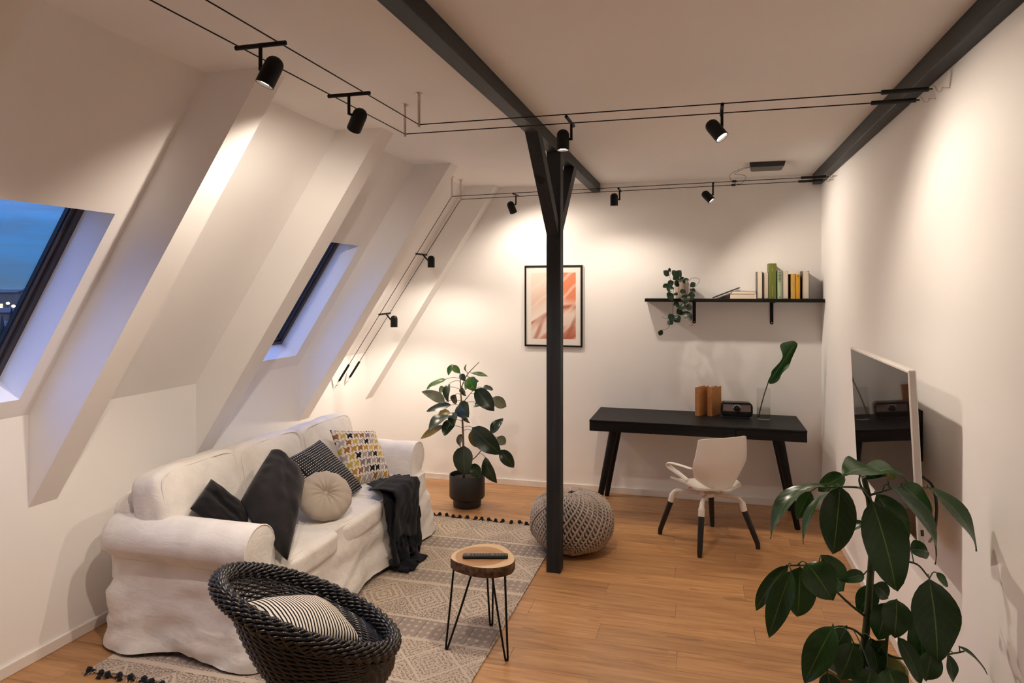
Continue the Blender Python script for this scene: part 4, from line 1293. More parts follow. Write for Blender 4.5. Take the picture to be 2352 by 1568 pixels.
MB().lathe([(.030, 0), (.030, .007), (.0275, .009), (.025, .007)], 32, Mk).build('dial_ring', M['chrome'], rad, True, 40)
MB().lathe([(.025, 0), (.024, .010), (.020, .012), (.001, .0125)], 32, Mk).build('dial_knob', M['blackplastic'], rad, True, 40)
for x in (.03, W_ - .03):
    MB().cyl(Mr_ @ Vector((x, .03, 0.0004)), Mr_ @ Vector((x, .03, .012)), .010, 12).build('foot', M['blackplastic'], rad)
    MB().cyl(Mr_ @ Vector((x, .085, 0.0004)), Mr_ @ Vector((x, .085, .012)), .010, 12).build('foot', M['blackplastic'], rad)

# glass vase with one big leaf
M['glass'] = pane(); M['glass'].name = 'vase_glass'
for n_ in M['glass'].node_tree.nodes:
    if n_.type == 'BSDF_TRANSPARENT': n_.inputs[0].default_value = (.93, .93, .92, 1)
M['water'] = pane(); M['water'].name = 'water'
for n_ in M['water'].node_tree.nodes:
    if n_.type == 'BSDF_TRANSPARENT': n_.inputs[0].default_value = (.80, .80, .78, 1)
vc = Vector((.505, 6.255, DZ))
vs = thing('glass_vase', 'clear glass cylinder vase half filled with water on the desk', 'vase', tuple(vc))
Mv = Matrix.Translation(vc)
VR, VH = .056, .268
MB().lathe([(.001, .0006), (VR - .003, .0006), (VR, .004), (VR, VH)], 36, Mv).build('glass', M['glass'], vs, True, 50)
MB().lathe([(VR - .0034, .0125), (VR - .0034, .098), (.001, .098)], 32, Mv).build('water', M['water'], vs, True, 40)
cl_ = thing('cut_leaf', 'single large glossy green leaf standing in the glass vase', 'leaf', tuple(vc + Vector((-.02, 0, .013))))
def vp(x, y, dd=0.0):
    return atD(1560 + .14456 * x, 770 + .14456 * y, 5.89 + dd)
spn = [vp(1415, 745), vp(1530, 590, -.02), vp(1680, 350, -.05), vp(1840, 120, -.04)]
stp = [vc + Vector((-.040, -.005, .014)), vc + Vector((-.025, -.005, .09)), vp(1345, 960), vp(1415, 745)]
MB().tube(bez(stp, 6), .0050, 7).build('stalk', M['stem'], cl_, True)
L_ = [(1405, 735, 0), (1425, 690, -.02), (1470, 610, -.03), (1452, 572, -.06), (1560, 470, -.05), (1665, 345, -.03), (1620, 240, -.10), (1583, 140, -.13), (1690, 100, -.11), (1815, 82, -.05)]
C_ = [(1415, 745, 0), (1455, 690, .0), (1500, 630, .0), (1530, 580, 0), (1600, 480, 0), (1680, 350, 0), (1730, 290, .0), (1770, 240, 0), (1815, 180, 0), (1850, 100, -.02)]
R_ = [(1440, 775, 0), (1530, 765, -.03), (1600, 700, -.05), (1612, 640, -.05), (1660, 572, -.05), (1745, 520, -.06), (1765, 430, -.05), (1800, 340, -.05), (1850, 240, -.03), (1890, 140, -.02)]
rows = []; uv = []
for i, (l, c, r3) in enumerate(zip(L_, C_, R_)):
    a, b_, e = vp(*l), vp(*c), vp(*r3); t = i / 9
    rows.append([a, a.lerp(b_, .5) + Vector((0, .006, 0)), b_, b_.lerp(e, .5) + Vector((0, .006, 0)), e]); uv += [(0, t), (.25, t), (.5, t), (.75, t), (1, t)]
mb = MB(); mb.grid(rows); mb.uv = uv
lf = mb.build('blade', M['leafvase'], cl_, True, fix=False); sm = lf.modifiers.new('round', 'SUBSURF'); sm.levels = 1; sm.render_levels = 2

# ================================================================ desk chair
M['shell'] = plain('white_plastic_shell', (.78, .735, .68), .38)
M['shellmetal'] = plain('white_lacquered_frame', (.76, .71, .66), .35)
M['legblack'] = plain('black_chair_leg', (.008, .008, .008), .45)
CH = Vector((.030, 5.455, 0)); fw = Vector((-.57, .822, 0)).normalized(); rt = Vector((fw.y, -fw.x, 0))
ch = thing('desk_chair', 'white moulded shell chair with arm loop on black legs at the desk', 'chair', tuple(CH))
def cw(x, y, z): return CH + rt * x + fw * y + Vector((0, 0, z))
# seat pan
def seatpt(u, v, dz=0.0):
    """u -1..1 across, v 0 rear .. 1 front"""
    wv = (.205 * math.sqrt(max(.02, 1 - ((.36 - v) / .375) ** 2)) if v < .36 else .205 + .01 * (v - .36)) - .030 * (max(0, v - .6) / .4) ** 2
    y = -.262 + .482 * v
    z = .452 + .024 * abs(u) ** 2.4 * min(1, v * 3) + .026 * max(0, .22 - v) / .22 - .018 * max(0, v - .75) / .25 - .012 * (1 - u * u)
    return cw(u * wv, y, z + dz)
def sheet(fn, nu, nv, th):
    mb = MB()
    rows = [[fn(-1 + 2 * j / nu, i / nv, 0) for j in range(nu + 1)] for i in range(nv + 1)]
    rows2 = [[fn(-1 + 2 * j / nu, i / nv, -th) for j in range(nu + 1)] for i in range(nv + 1)]
    mb.grid(rows); mb.grid([list(reversed(r)) for r in rows2])
    per = lambda R_: R_[0] + [R_[i][-1] for i in range(1, nv)] + list(reversed(R_[-1])) + [R_[i][0] for i in range(nv - 1, 0, -1)]
    a, b_ = per(rows), per(rows2); n = len(a)
    mb.add(list(a) + list(b_), [(i, (i + 1) % n, n + (i + 1) % n, n + i) for i in range(n)])
    return mb
sheet(seatpt, 16, 14, .014).build('seat', M['shell'], ch, True, 60)
# back shell
def backpt(u, v, dz=0.0):
    """v 0 low .. 1 top; dz thickness outwards"""
    hw = .176 + .056 * math.sin(min(1, v / .5) * PI / 2) - .024 * max(0, v - .5) / .5
    if v > .9: hw -= .0
    z = .466 + .375 * v - .012 * abs(u) ** 6 * (v > .5) * (v - .5) * 2 + .010 * (1 - u * u) * v - .020 * (1 - u * u) * (1 - v) ** 3 + .055 * abs(u) ** 3 * (1 - v) ** 3
    y = -.205 - .075 * v - .02 * math.sin(v * PI) + .105 * abs(u) ** 2.2 * (1 - .15 * v)
    return cw(u * hw, y + dz, z)
sheet(backpt, 18, 16, .011).build('back_shell', M['shell'], ch, True, 60)
# arm loops: flat bands that leave the back edge and return to the seat side
for sg in (-1, 1):
    pts = bez([cw(sg * .220, -.125, .602), cw(sg * .243, -.045, .606), cw(sg * .258, .045, .604), cw(sg * .262, .112, .593), cw(sg * .258, .134, .573), cw(sg * .250, .112, .556), cw(sg * .232, .030, .532), cw(sg * .205, -.055, .495)], 6)
    MB().tube(pts, [.020 - .006 * abs(i / (len(pts) - 1) - .5) for i in range(len(pts))], 10, flat=.42).build('arm_loop', M['shell'], ch, True)
# base: four lacquered arms into black legs
feet = [Vector((-.325, 5.511, 0)), Vector((-.021, 5.102, 0)), Vector((.397, 5.391, 0)), Vector((.075, 5.810, 0))]
hub = CH + Vector((0, 0, .362))
for f in feet:
    d = Vector((f.x - CH.x, f.y - CH.y, 0)).normalized()
    k1 = CH + d * .215 + Vector((0, 0, .362)); k2 = CH + d * .255 + Vector((0, 0, .335)); k3 = CH + d * .275 + Vector((0, 0, .270))
    MB().tube(bez([hub + d * .03, CH + d * .12 + Vector((0, 0, .364)), k1, k2, k3], 5), [.013] * 6 + [.0145] * 5 + [.018] * 5 + [.0235] * 5, 12).build('frame_arm', M['shellmetal'], ch, True, 60)
    MB().tube([k3, f + Vector((0, 0, .03)) + (k3 - f) * .02, f + Vector((0, 0, .001))], [.0225, .019, .016], 14).build('leg', M['legblack'], ch, True, 50)
MB().lathe([(.001, .345), (.055, .347), (.060, .352), (.060, .372), (.055, .377), (.001, .378)], 24, Matrix.Translation(CH)).build('hub', M['shellmetal'], ch, True, 40)
for (x, y) in ((-.09, -.07), (.09, -.07), (-.09, .09), (.09, .09)):
    MB().lathe([(.016, .362), (.016, .385), (.019, .388), (.019, .398), (.014, .401), (.014, .408), (.019, .411), (.019, .424), (.016, .440)], 14, Matrix.Translation(cw(x, y, 0))).build('mount', M['shellmetal'], ch, True, 30)
for s_ in (1, -1):
    MB().tube([hub + rt * .02 * s_, cw(.09 * s_, -.07, .368)], .012, 10).build('mount_bar', M['shellmetal'], ch, True)
    MB().tube([hub + rt * .02 * s_, cw(.09 * s_, .09, .368)], .012, 10).build('mount_bar', M['shellmetal'], ch, True)

# ================================================================ wall shelf with brackets
SZT = 1.852
shf = thing('wall_shelf', 'long black wall shelf on two brackets above the desk', 'shelf', (.25, 6.41, 1.82))
MB().box((-.508, 6.305, 1.822), (1.002, 6.507, SZT), bev=.002).build('board', M['deskwood'], shf)
for px in (1594.5, 1772.5):
    q = onY(px, 700, 6.50)
    x = q.x
    b1 = MB().box((x - .0145, 6.503, 1.635), (x + .0145, 6.509, 1.822)).cyl((x, 6.503, 1.635), (x, 6.509, 1.635), .0145, 16)
    bk = b1.build('bracket', M['blackmetal'], shf)
    MB().box((x - .0145, 6.33, 1.8155), (x + .0145, 6.509, 1.8215)).build('bracket_arm', M['blackmetal'], bk)
    MB().tube([(x, 6.505, 1.70), (x, 6.42, 1.8155)], .0045, 8).build('brace', M['blackmetal'], bk)
    MB().cyl((x, 6.5005, 1.637), (x, 6.504, 1.637), .005, 10).build('screw', M['steel'], bk)

# books on the shelf
def bk_px(x): return 1500 + x * .1701
def shx(x, yy=6.36): return onY(bk_px(x), 680, yy).x
PAGE = plain('book_pages', (.76, .68, .57), .85)
CAT = {}
def cover(c, nm): 
    if nm not in CAT: CAT[nm] = plain('cover_' + nm, c, .5)
    return CAT[nm]
M['gold'] = plain('gilt_lettering', (.45, .36, .15), .4); M['ink'] = plain('printed_ink', (.012, .012, .010), .6)
def vbook(x0, x1, ytop, cm, lab, spine=False, yf=6.345, dep=.150, lean=0.0):
    a, b_ = shx(x0), shx(x1); hgt = SZT - EYE + 0; 
    h = (565 - ytop) * .1701 * 6.24 / 1568
    t = thing('book', lab, 'book', ((a + b_) / 2, yf + dep / 2, SZT), 'books standing on the shelf')
    R_ = Matrix.Translation(((a + b_) / 2, yf, SZT + .0004)) @ Matrix.Rotation(lean, 4, 'Y')
    w2 = (b_ - a) / 2; c = .0025
    if spine:
        pts = [Vector((-w2 + c, 0, 0)), Vector((-w2, .004, 0)), Vector((-w2, dep, 0)), Vector((w2, dep, 0)), Vector((w2, .004, 0)), Vector((w2 - c, 0, 0))]
        sp = [Vector((-w2 * math.cos(k * PI / 8), .004 - .007 * math.sin(k * PI / 8), 0)) for k in range(9)]
        mb = MB(); mb.prism([R_ @ p for p in sp + [Vector((w2, .008, 0)), Vector((-w2, .008, 0))]], (0, 0, 0), R_.to_3x3() @ Vector((0, 0, h)))
        mb.build('spine', cm, t)
    else:
        MB().box((-w2 + c, dep - .004, 0), (w2 - c, dep, h), R_).build('spine', cm, t)
    MB().box((-w2, .004 if spine else 0, 0), (-w2 + c, dep, h), R_).build('cover', cm, t)
    MB().box((w2 - c, .004 if spine else 0, 0), (w2, dep, h), R_).build('cover', cm, t)
    MB().box((-w2 + c, .008 if spine else .004, .003), (w2 - c, dep - .004, h - .004), R_).build('pages', PAGE, t)
    return t, R_, w2, h
vbook(1400, 1474, 215, cover((.10, .085, .07), 'umber'), 'cream-edged book with a dark thin cover, first upright after the flat pair')
vbook(1488, 1558, 222, cover((.030, .028, .026), 'black'), 'cream-edged book leaning flush against the tall green book', yf=6.365)
t, R_, w2, h = vbook(1560, 1664, 110, cover((.125, .155, .022), 'olive'), 'tall olive green book standing well above its neighbours', True)
for z in [.020 + .006 * i for i in range(16)]: MB().box((-.003, -.0036, z), (.003 * (1 if int(z * 1000) % 4 else .3), -.0028, z + .0035), R_).build('title_mark', M['gold'], t)
for z in [h - .07 + .006 * i for i in range(5)]: MB().box((-.003, -.0036, z), (.003, -.0028, z + .0035), R_).build('title_mark', M['gold'], t)
t, R_, w2, h = vbook(1678, 1740, 205, cover((.34, .46, .30), 'mint'), 'mint green book with black lettering down its spine', True)
for i in range(14):
    z = h - .014 - i * .0062
    for xx in (-.009, .001):
        if (i * 7 + int(xx * 1000)) % 5 == 0: continue
        MB().box((xx, -.0042, z), (xx + random.uniform(.004, .007), -.0028, z + .0042), R_).build('title_mark', M['ink'], t)
MB().box((-.006, -.0042, .010), (.006, -.0028, .016), R_).build('title_mark', M['ink'], t)
vbook(1746, 1820, 212, cover((.50, .40, .33), 'sand'), 'sand coloured book with its pale page edge turned outwards')
vbook(1824, 1856, 250, cover((.016, .014, .013), 'gap_shade'), 'thin black block filling the dark gap between the sand and yellow books', True, yf=6.40, dep=.10)  # not a book: added black block, the gap's shade put into its colour
t, R_, w2, h = vbook(1860, 1922, 245, cover((.60, .38, .085), 'honey'), 'honey yellow paperback standing upright', True)
MB().box((-.006, -.0042, h * .48), (.006, -.0028, h * .56), R_).build('title_mark', M['gold'], t)
t, R_, w2, h = vbook(1928, 1984, 250, cover((.62, .33, .020), 'amber'), 'deep amber paperback with a small dark emblem near the top', True)
MB().box((-.004, -.0042, h - .022), (.004, -.0028, h - .012), R_).build('title_mark', M['ink'], t)
vbook(2012, 2104, 212, cover((.07, .065, .075), 'slate'), 'thick cream-edged book in a slate cover, last before the wall', dep=.145)
# flat pair and tablet
def fbook(x0, x1, z0, h, lab, cm, yf=6.34, dep=.15):
    a, b_ = shx(x0), shx(x1)
    t = thing('book', lab, 'book', ((a + b_) / 2, yf + dep / 2, z0), 'books lying on the shelf')
    MB().box((a, yf, z0), (b_, yf + dep, z0 + .002)).build('cover', cm, t)
    MB().box((a, yf, z0 + h - .002), (b_, yf + dep, z0 + h)).build('cover', cm, t)
    MB().box((a + .003, yf + .003, z0 + .002), (b_, yf + dep - .002, z0 + h - .002)).build('pages', PAGE, t)
    MB().box((b_, yf, z0), (b_ + .003, yf + dep, z0 + h)).build('spine', cm, t)
fbook(1036, 1388, SZT + .0005, .043, 'thick cream book lying flat on the shelf', cover((.62, .53, .38), 'cream'))
fbook(1056, 1370, SZT + .0445, .022, 'thin cream book lying on the thick flat book', cover((.60, .50, .36), 'cream2'), yf=6.345, dep=.14)
tb = thing('tablet', 'dark tablet propped on the flat books', 'tablet', (shx(900), 6.42, SZT), None)
a = Vector((shx(803), 6.345, SZT + .006)); e = Vector((shx(1172), 6.345, SZT + .098)); dv = (e - a).normalized()
Mt = frame(dv, Vector((-dv.z, 0, dv.x)), a); Lt = (e - a).length
MB().box((0, 0, -.005), (Lt, .150, .005), Mt, .003).build('case', plain('tablet_case', (.022, .022, .026), .5), tb)
MB().box((.008, .006, .005), (Lt - .008, .144, .0058), Mt).build('screen', M['blackplastic'], tb)
# trailing plant
hp = thing('trailing_plant', 'trailing plant with oval dark leaves in a cream pot on the shelf', 'potted plant', (0, 0, 0))
hc = onY(1566, 680, 6.40); hc.z = SZT + .0005; hp.location = hc; BASE[hp] = hc.copy()
MB().lathe([(.001, 0), (.050, 0), (.054, .004), (.066, .142), (.068, .148), (.064, .149), (.060, .13), (.001, .125)], 32, Matrix.Translation(hc)).build('pot', M['potcream'], hp, True, 40)
MB().lathe([(.061, .130), (.001, .136)], 24, Matrix.Translation(hc)).build('soil', M['soil'], hp)
def hq(x, y, dy=0.0): return onY(1500 + x * .1701, 590 + y * .1701, 6.30 + dy)
vines = [[(350, 330, .09), (280, 330, .05), (230, 290, .02), (235, 180, .01)], [(360, 325, .09), (300, 380, .03), (275, 480, .0), (268, 640, -.01), (262, 780, -.01), (240, 880, .0), (200, 960, 0), (120, 990, 0), (100, 1010, 0)],
         [(400, 325, .09), (420, 400, .02), (440, 500, -.01), (430, 620, -.015), (400, 700, -.01), (360, 760, -.01), (300, 800, 0), (200, 835, .0), (120, 805, 0)],
         [(450, 325, .09), (500, 400, .04), (540, 520, .0), (480, 640, -.01), (410, 740, -.01), (500, 860, 0), (535, 915, 0), (490, 930, 0)],
         [(440, 325, .09), (490, 320, .05), (520, 285, .05), (600, 285, .05), (625, 330, .05), (570, 400, .04)]]
vp_all = []
for vn in vines:
    pts = bez([hq(*q) for q in vn], 6); vp_all += pts
    MB().tube(pts, .0017, 5).build('vine', M['twig'], hp, True)
HL = [(225, 200, 228, 145, 34), (215, 252, 138, 186, 60), (265, 255, 330, 195, 82), (335, 270, 378, 180, 80), (350, 270, 270, 310, 70), (290, 330, 340, 360, 60), (350, 330, 430, 290, 62), (400, 345, 485, 300, 60), (282, 340, 195, 365, 62),
      (220, 375, 130, 410, 56), (250, 390, 215, 480, 72), (275, 500, 195, 560, 90), (285, 490, 335, 515, 40), (440, 460, 360, 480, 58), (500, 400, 570, 350, 54), (505, 430, 568, 480, 50), (450, 500, 430, 640, 88), (470, 520, 565, 530, 92),
      (355, 640, 275, 650, 80), (345, 660, 440, 700, 86), (440, 690, 525, 665, 66), (395, 720, 318, 765, 76), (412, 738, 520, 858, 86), (290, 790, 215, 850, 88), (300, 800, 362, 880, 80), (262, 870, 200, 915, 60), (125, 985, 82, 1058, 48), (310, 400, 350, 350, 40)]
hx0 = leaf((0, 0, 0), (1, 0, 0), .001)
for i, (x0, y0, x1, y1, wd) in enumerate(HL):
    a = hq(x0, y0, -.012 - .02 * (i % 3)); b_ = hq(x1, y1, -.03 - .02 * ((i + 1) % 3)); s = .1701 * 6.2 / 1568
    leaf(a, b_, wd * s * 1.4, (.2 * math.sin(i), -.85, .3 + .3 * math.cos(i * 2)), .05, .15, n=7, shape=.95).build('leaf', M['leafhoya'], hp, True, fix=False)

# ================================================================ framed picture
pc = thing('framed_picture', 'framed abstract print in orange and cream on the gable wall', 'picture', (-1.40, 6.50, 1.38))
a = onY(1205, 609.5, 6.487); b_ = onY(1337.5, 797, 6.487)
x0, x1, z1, z0 = a.x, b_.x, (a.z + onY(1337.5, 609, 6.487).z) / 2, (b_.z + onY(1205, 795, 6.487).z) / 2
FW = .016
for (p, q) in (((x0, z0), (x1, z0 + FW)), ((x0, z1 - FW), (x1, z1)), ((x0, z0 + FW), (x0 + FW, z1 - FW)), ((x1 - FW, z0 + FW), (x1, z1 - FW))):
    MB().box((p[0], 6.484, p[1]), (q[0], 6.508, q[1])).build('frame_rail', M['blackmetal'], pc)
MB().box((x0 + FW, 6.494, z0 + FW), (x1 - FW, 6.502, z1 - FW)).build('mat_board', plain('white_mount', (.78, .74, .70), .8), pc)
mx, mz0, mz1 = .065, .075, .07
mb = MB(); mb.add([(x0 + mx, 6.4935, z0 + mz0), (x1 - mx, 6.4935, z0 + mz0), (x1 - mx, 6.4935, z1 - mz1), (x0 + mx, 6.4935, z1 - mz1)], [(0, 1, 2, 3)]); mb.uv = [(0, 0), (1, 0), (1, 1), (0, 1)]
mb.build('print', M['art'], pc, fix=False)

# ================================================================ television
M['tvscreen'] = plain('tv_screen', (.008, .006, .006), .03, spec=.5)
M['tvwhite'] = plain('white_tv_frame', (.72, .68, .65), .35)
tv = thing('television', 'white framed flat television tilted out from the wall', 'television', (.86, 3.77, 1.22))
TN, TF = Vector((.838, 3.166, 0)), Vector((.853, 4.392, 0))
wdir = (TF - TN).normalized(); lean = Vector((-.050, 0, .998)).normalized()
Mtv = frame(wdir, lean, ((TN.x + TF.x) / 2 + .0, (TN.y + TF.y) / 2, 1.228))    # x along the wall (away), z up, y towards the room
W_, Hh = 1.228, .728
MB().box((-W_ / 2, -.030, -Hh / 2), (W_ / 2, 0, Hh / 2), Mtv, .004).build('housing', M['tvwhite'], tv)
MB().box((-W_ / 2 + .012, -.0005, -Hh / 2 + .020), (W_ / 2 - .012, .0012, Hh / 2 - .012), Mtv).build('screen', M['tvscreen'], tv)
MB().box((-W_ * .30, -.062, -Hh / 2 + .05), (W_ * .30, -.030, Hh * .10), Mtv, .01).build('rear_cover', M['tvwhite'], tv)
MB().box((-.20, -.085, -.12), (.20, -.062, .12), Mtv).build('mount_plate', M['blackmetal'], tv)
c = Mtv @ Vector((0, -.085, 0))
MB().box((c.x - .0, c.y - .05, c.z - .05), (XR - .001, c.y + .05, c.z + .05)).build('mount_arm', M['blackmetal'], tv)
MB().box((XR - .008, c.y - .14, c.z - .12), (XR - .001, c.y + .14, c.z + .12)).build('wall_plate', M['blackmetal'], tv)
e0 = Mtv @ Vector((-W_ / 2 + .10, -.055, -.10))
MB().tube(bez([e0, e0 + Vector((.02, -.06, -.02)), e0 + Vector((.03, -.08, -.10)), e0 + Vector((.03, -.05, -.22)), e0 + Vector((.05, .08, -.30))], 6), .006, 7).build('lead', M['blackplastic'], tv, True)
MB().box((-W_ / 2 - .0008, -.024, -Hh / 2 + .045), (-W_ / 2 + .004, -.012, -Hh / 2 + .070), Mtv).build('socket', M['blackplastic'], tv)

# ================================================================ foreground plant
fp = thing('potted_umbrella_plant', 'tall potted plant with big drooping green leaves by the television wall', 'potted plant', (.555, 2.75, 0))
Mp = Matrix.Translation((.560, 2.752, 0))
MB().lathe([(.002, .002), (.115, .002), (.120, .008), (.146, .545), (.150, .552), (.150, .560), (.142, .560), (.140, .50), (.002, .49)], 40, Mp).build('pot', M['potolive'], fp, True, 40)
MB().lathe([(.1405, .515), (.08, .520), (.002, .522)], 28, Mp).build('soil', M['soil'], fp, True)
D0 = 2.5
def fq(px, py, dd=0.0): return atD(px, py, D0 + dd)
st_ = bez([fq(1975, 1550), fq(1990, 1440), fq(1998, 1340), fq(2003, 1240), fq(1996, 1150), fq(1984, 1095)], 8)
MB().tube(st_, [.0145 - .005 * i / (len(st_) - 1) for i in range(len(st_))], 10).build('trunk', M['stem'], fp, True)
shoot = bez([fq(2030, 1550, -.03), fq(2036, 1480, -.04), fq(2042, 1400, -.05)], 6)
MB().tube(shoot, .006, 8).build('shoot', M['stem'], fp, True)
lb = [[fq(1985, 1413), fq(1950, 1385, -.04), fq(1915, 1350, -.06), fq(1880, 1300, -.08), fq(1845, 1298, -.08), fq(1805, 1298, -.08)], [fq(2003, 1310), fq(2060, 1290, -.02), fq(2105, 1295, -.03), fq(2135, 1328, -.05)],
      [fq(1994, 1130), fq(1975, 1120, -.03), fq(1930, 1118, -.05), fq(1890, 1120, -.06)], [fq(1990, 1140), fq(2020, 1130, -.03), fq(2070, 1118, .0), fq(2130, 1120, .03)],
      [fq(1990, 1470), fq(1965, 1448, -.04), fq(1935, 1438, -.06), fq(1912, 1440, -.07)], [fq(1995, 1480), fq(2060, 1510, -.02), fq(2130, 1508, -.02), fq(2190, 1500, 0), fq(2215, 1495, 0)], [fq(1996, 1150), fq(1975, 1110, -.02), fq(1975, 1090, -.03)]]
allp = list(st_) + list(shoot)
for l in lb:
    pts = bez(l, 6); allp += pts
    MB().tube(pts, [.0048 - .002 * i / (len(pts) - 1) for i in range(len(pts))], 7).build('branch', M['stem'], fp, True)
U = 'up'
# base px, tip px, width m, material, depth of base, depth of tip, face, arch, fold
FL = [(1930, 1118, 1914, 1272, .118, 'm', -.08, -.12, (-.1, -1, .25), .06, .30), (1898, 1112, 1770, 1238, .085, 'd', -.06, -.10, (-.5, -.2, .9), .20, .25), (1902, 1128, 1845, 1250, .055, 'd', -.02, -.06, (-.9, -.2, .6), .10, .3),
      (1862, 1128, 1830, 1192, .056, 'm', .03, .03, (-.2, -1, .2), .04, .2), (1940, 1092, 1880, 1128, .066, 'm', .05, .06, (-.1, -.8, .6), .10, .2), (2036, 1100, 1936, 1092, .135, 'd', -.02, -.22, (0, -.35, 1), .10, .18),
      (2060, 1082, 1990, 1098, .10, 'd', .06, -.05, (.2, -.3, 1), .10, .2), (2003, 1150, 2058, 1356, .150, 'd', -.10, -.16, (.15, -1, .35), .06, .16), (2012, 1135, 2086, 1236, .095, 'm', -.02, -.02, (.1, -1, .1), .05, .2),
      (2036, 1112, 2148, 1296, .088, 'd', -.06, -.08, (.7, -.55, .6), .16, .25), (2070, 1112, 2138, 1182, .088, 'd', .0, .02, (.2, -.8, .6), .06, .2), (2130, 1118, 2243, 1266, .088, 'd', .02, .0, (.5, -.65, .7), .12, .22),
      (1985, 1200, 1930, 1230, .046, 'd', .04, .06, (-.2, -.5, .9), .1, .25), (1810, 1300, 1736, 1402, .060, 'm', -.05, -.03, (-.5, -.8, .4), .10, .25), (1818, 1311, 1766, 1464, .080, 'd', -.12, -.16, (-.3, -1, .3), .08, .3),
      (1838, 1302, 1832, 1416, .108, 'm', -.10, -.12, (0, -1, .2), .05, .2), (1852, 1292, 1911, 1378, .120, 'd', -.14, -.20, (.1, -.8, .6), .10, .2), (1886, 1274, 1936, 1358, .085, 'd', -.06, -.04, (.3, -.9, .4), .10, .2),
      (1984, 1319, 1930, 1333, .048, 'd', -.02, -.06, (0, -.8, .6), .06, .2), (2008, 1345, 1972, 1406, .075, 'm', .05, .05, (-.2, -1, .2), .06, .2), (2008, 1342, 2040, 1372, .066, 'm', .03, .03, (.2, -.8, .5), .06, .2),
      (1914, 1438, 1848, 1568, .098, 'd', -.10, -.14, (-.3, -1, .45), .09, .22), (1944, 1444, 1900, 1514, .082, 'm', -.06, -.08, (-.1, -1, .2), .05, .25), (1962, 1478, 1930, 1560, .092, 'm', -.12, -.15, (-.1, -1, .3), .06, .2),
      (2000, 1465, 2018, 1548, .072, 'm', -.05, -.07, (.1, -1, .2), .05, .2), (2060, 1376, 2054, 1464, .094, 'd', -.14, -.18, (0, -1, .4), .07, .18), (2038, 1384, 2016, 1468, .088, 'm', -.03, -.04, (-.1, -1, .2), .04, .2),
      (2134, 1328, 2153, 1520, .152, 'd', -.10, -.14, (.1, -1, .25), .06, .15), (2108, 1412, 2128, 1564, .088, 'm', .02, .0, (-.3, -1, .1), .04, .25), (2140, 1495, 2125, 1562, .085, 'm', -.02, -.03, (.1, -1, .3), .05, .2),
      (2150, 1314, 2176, 1348, .030, 'd', .0, .0, (.3, -.8, .4), .06, .2), (2176, 1502, 2189, 1566, .046, 'm', .02, .02, (.4, -.9, .2), .05, .3), (2202, 1484, 2268, 1550, .030, 'd', .0, -.02, (.4, -.2, .9), .08, .35),
      (2090, 1262, 2132, 1268, .072, 'd', .02, .03, (.1, -.7, .7), .1, .2), (2062, 1462, 2114, 1570, .062, 'd', -.08, -.10, (.3, -.9, .4), .08, .25), (2040, 1535, 2060, 1600, .10, 'd', -.16, -.20, (.1, -.8, .6), .06, .2),
      (2000, 1540, 1985, 1605, .10, 'd', -.16, -.20, (-.1, -.8, .6), .06, .2), (2014, 1500, 2035, 1470, .05, 'm', -.06, -.1, (0, -.7, .7), .06, .2), (1998, 1500, 2010, 1560, .06, 'm', .05, .06, (.1, -1, .2), .05, .2), (1900, 1545, 1915, 1600, .07, 'd', -.1, -.12, (-.2, -.8, .4), .05, .2)]
for i, (ax_, ay_, bx_, by_, wd, kd, d0, d1, fc, ar, fo) in enumerate(FL):
    a = fq(ax_, ay_, d0); b_ = fq(bx_, by_, d1)
    leaf(a, b_, wd * 1.05, fc, ar, fo, n=12, wave=.05).build('leaf', M['leafdark'], fp, True, fix=False)
    near = min(allp, key=lambda q: (q - a).length)
    if .006 < (near - a).length:
        MB().tube(bez([near, near.lerp(a, .5) + Vector((0, 0, .01)), a], 4), .0024, 5).build('petiole', M['stem'], fp, True)

# ================================================================ the town below, seen through the skylights
M['night'] = plain('dark_hillside', (.010, .013, .018), .9, var=.4, nscale=.05)
def gz(dist): return -10 + min(max(0, dist - 120) * .03, 12)
rows = []
for i in range(15):
    dist = (35, 60, 90, 120, 150, 190, 240, 300, 370, 450, 520, 600, 700, 820, 950)[i]
    rows.append([(math.sin(math.radians(-88 + 4 * j)) * dist, math.cos(math.radians(-88 + 4 * j)) * dist, gz(dist) + (2.5 * math.sin(j * 1.3 + i) if i > 9 else 0)) for j in range(19)])
struct(MB().grid(rows).build('ground', M['night'], smooth=True), 'dark ground of the town outside')
FAC = [plain('facade_' + n_, c, .8) for n_, c in (('grey', (.12, .12, .13)), ('ochre', (.16, .12, .08)), ('pale', (.22, .21, .21)))]
ROOF = plain('dark_roof', (.045, .03, .03), .8); LIT = emis('lit_window', (1.0, .62, .30), 2.6); DARKW = plain('dark_window', (.02, .025, .035), .2)
CONI = plain('conifer', (.006, .012, .008), .9); LAMPE = emis('street_lamp_globe', (1.0, .55, .22), 22.0)
rnd = random.Random(3)
tones = ['grey', 'ochre', 'pale']; nb = 0
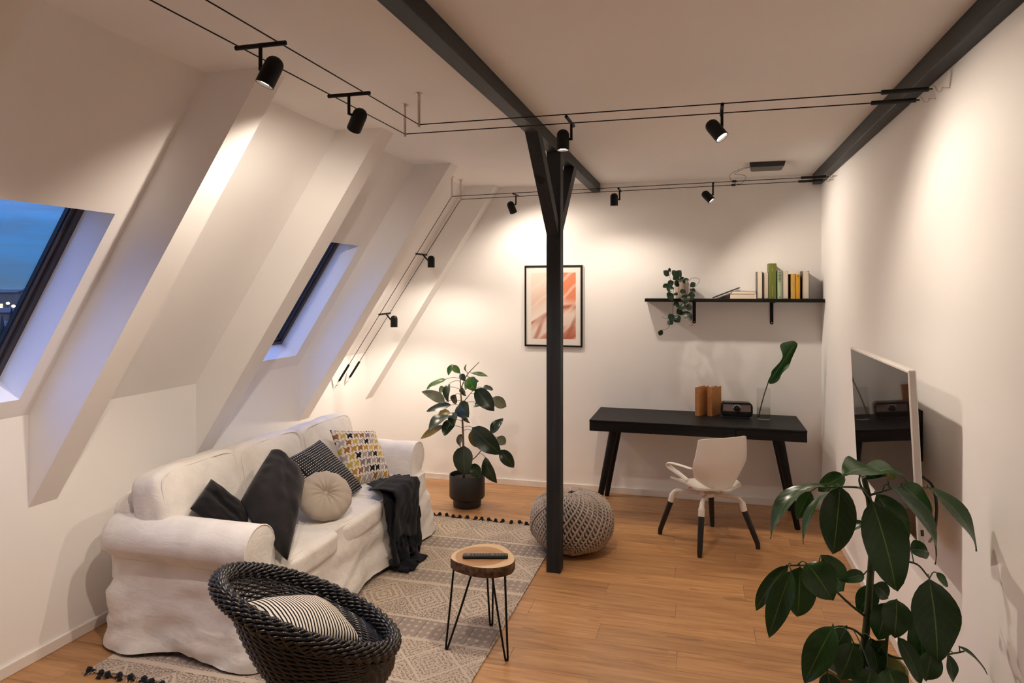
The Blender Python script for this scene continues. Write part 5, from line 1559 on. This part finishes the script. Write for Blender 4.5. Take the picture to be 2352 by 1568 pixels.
for az, dist, bh, rise in ((-52.9, 92, 7.9, .8), (-45, 98, 7, 2), (-61, 96, 7.5, 2), (-38, 94, 8, 2), (-51.3, 150, 7.3, .8), (-57, 155, 7.6, 1), (-45.8, 145, 7, 1.5), (-52.7, 228, 8.3, .5), (-49.9, 235, 8.6, .6), (-55.2, 240, 8.8, .6)):
    a = math.radians(az); c = Vector((math.sin(a) * dist, math.cos(a) * dist, gz(dist))); bw, bd = rnd.uniform(9, 12), rnd.uniform(7, 9)
    ti = nb % 3; hd = ['gabled', 'hipped', 'low'][nb % 3]
    h_ = thing('house', '%s rendered town house with dark roof and lit windows, outside the skylights' % tones[ti], 'house', tuple(c), 'houses beyond the skylights'); nb += 1
    Mh = frame((math.cos(a + .2), -math.sin(a + .2), 0), (0, 0, 1), c)
    MB().box((-bw / 2, -bd / 2, 0), (bw / 2, bd / 2, bh), Mh).build('walls', FAC[ti], h_)
    pr = [Vector((-bw / 2 - .4, -bd / 2 - .4, bh)), Vector((-bw / 2 - .4, bd / 2 + .4, bh)), Vector((-bw / 2 - .4, 0, bh + rise))]
    MB().prism([Mh @ p for p in pr], (0, 0, 0), Mh.to_3x3() @ Vector((bw + .8, 0, 0))).build('roof', ROOF, h_)
    for fl_ in range(int(bh // 2.9)):
        for k in range(int(bw // 2.6)):
            x = -bw / 2 + 1.4 + k * 2.6; z = 1.0 + fl_ * 2.9
            MB().box((x - .55, -bd / 2 - .06, z), (x + .55, -bd / 2 + .02, z + 1.4), Mh).build('window', LIT if rnd.random() < .38 else DARKW, h_)
for i, (az, dist, hh) in enumerate(((-52.36, 78, 9.6), (-51.85, 112, 9.6), (-50.0, 75, 9), (-54.4, 70, 8), (-48.2, 66, 9), (-56.8, 74, 9))):
    a = math.radians(az); c = Vector((math.sin(a) * dist, math.cos(a) * dist, gz(dist)))
    t = thing('conifer', 'dark pointed conifer standing among the houses outside', 'tree', tuple(c), 'conifers outside')
    MB().cyl(c, c + Vector((0, 0, hh * .3)), .25, 7).build('trunk', M['bark'], t)
    cr = MB()
    for k in range(5):
        q = k / 5; cr.tube([c + Vector((0, 0, hh * (.15 + q * .72))), c + Vector((0, 0, hh * (.15 + q * .72 + .28)))], [hh * .19 * (1.05 - q), .05], 11)
    cr.build('crown', CONI, t, False)
for i, (az, dist) in enumerate(((-52.25, 128), (-52.45, 182), (-52.05, 205), (-51.75, 190), (-52.3, 290), (-49.0, 120), (-54.2, 130))):
    a = math.radians(az); c = Vector((math.sin(a) * dist, math.cos(a) * dist, gz(dist)))
    t = thing('street_lamp', 'glowing street lamp on a thin mast among the houses outside', 'street lamp', tuple(c), 'street lamps outside')
    MB().cyl(c, c + Vector((0, 0, 6.2)), .09, 7).build('mast', M['blackmetal'], t)
    MB().ell(c + Vector((0, 0, 6.4)), (.38, .38, .3), 10, 6).build('globe', LAMPE, t, True)
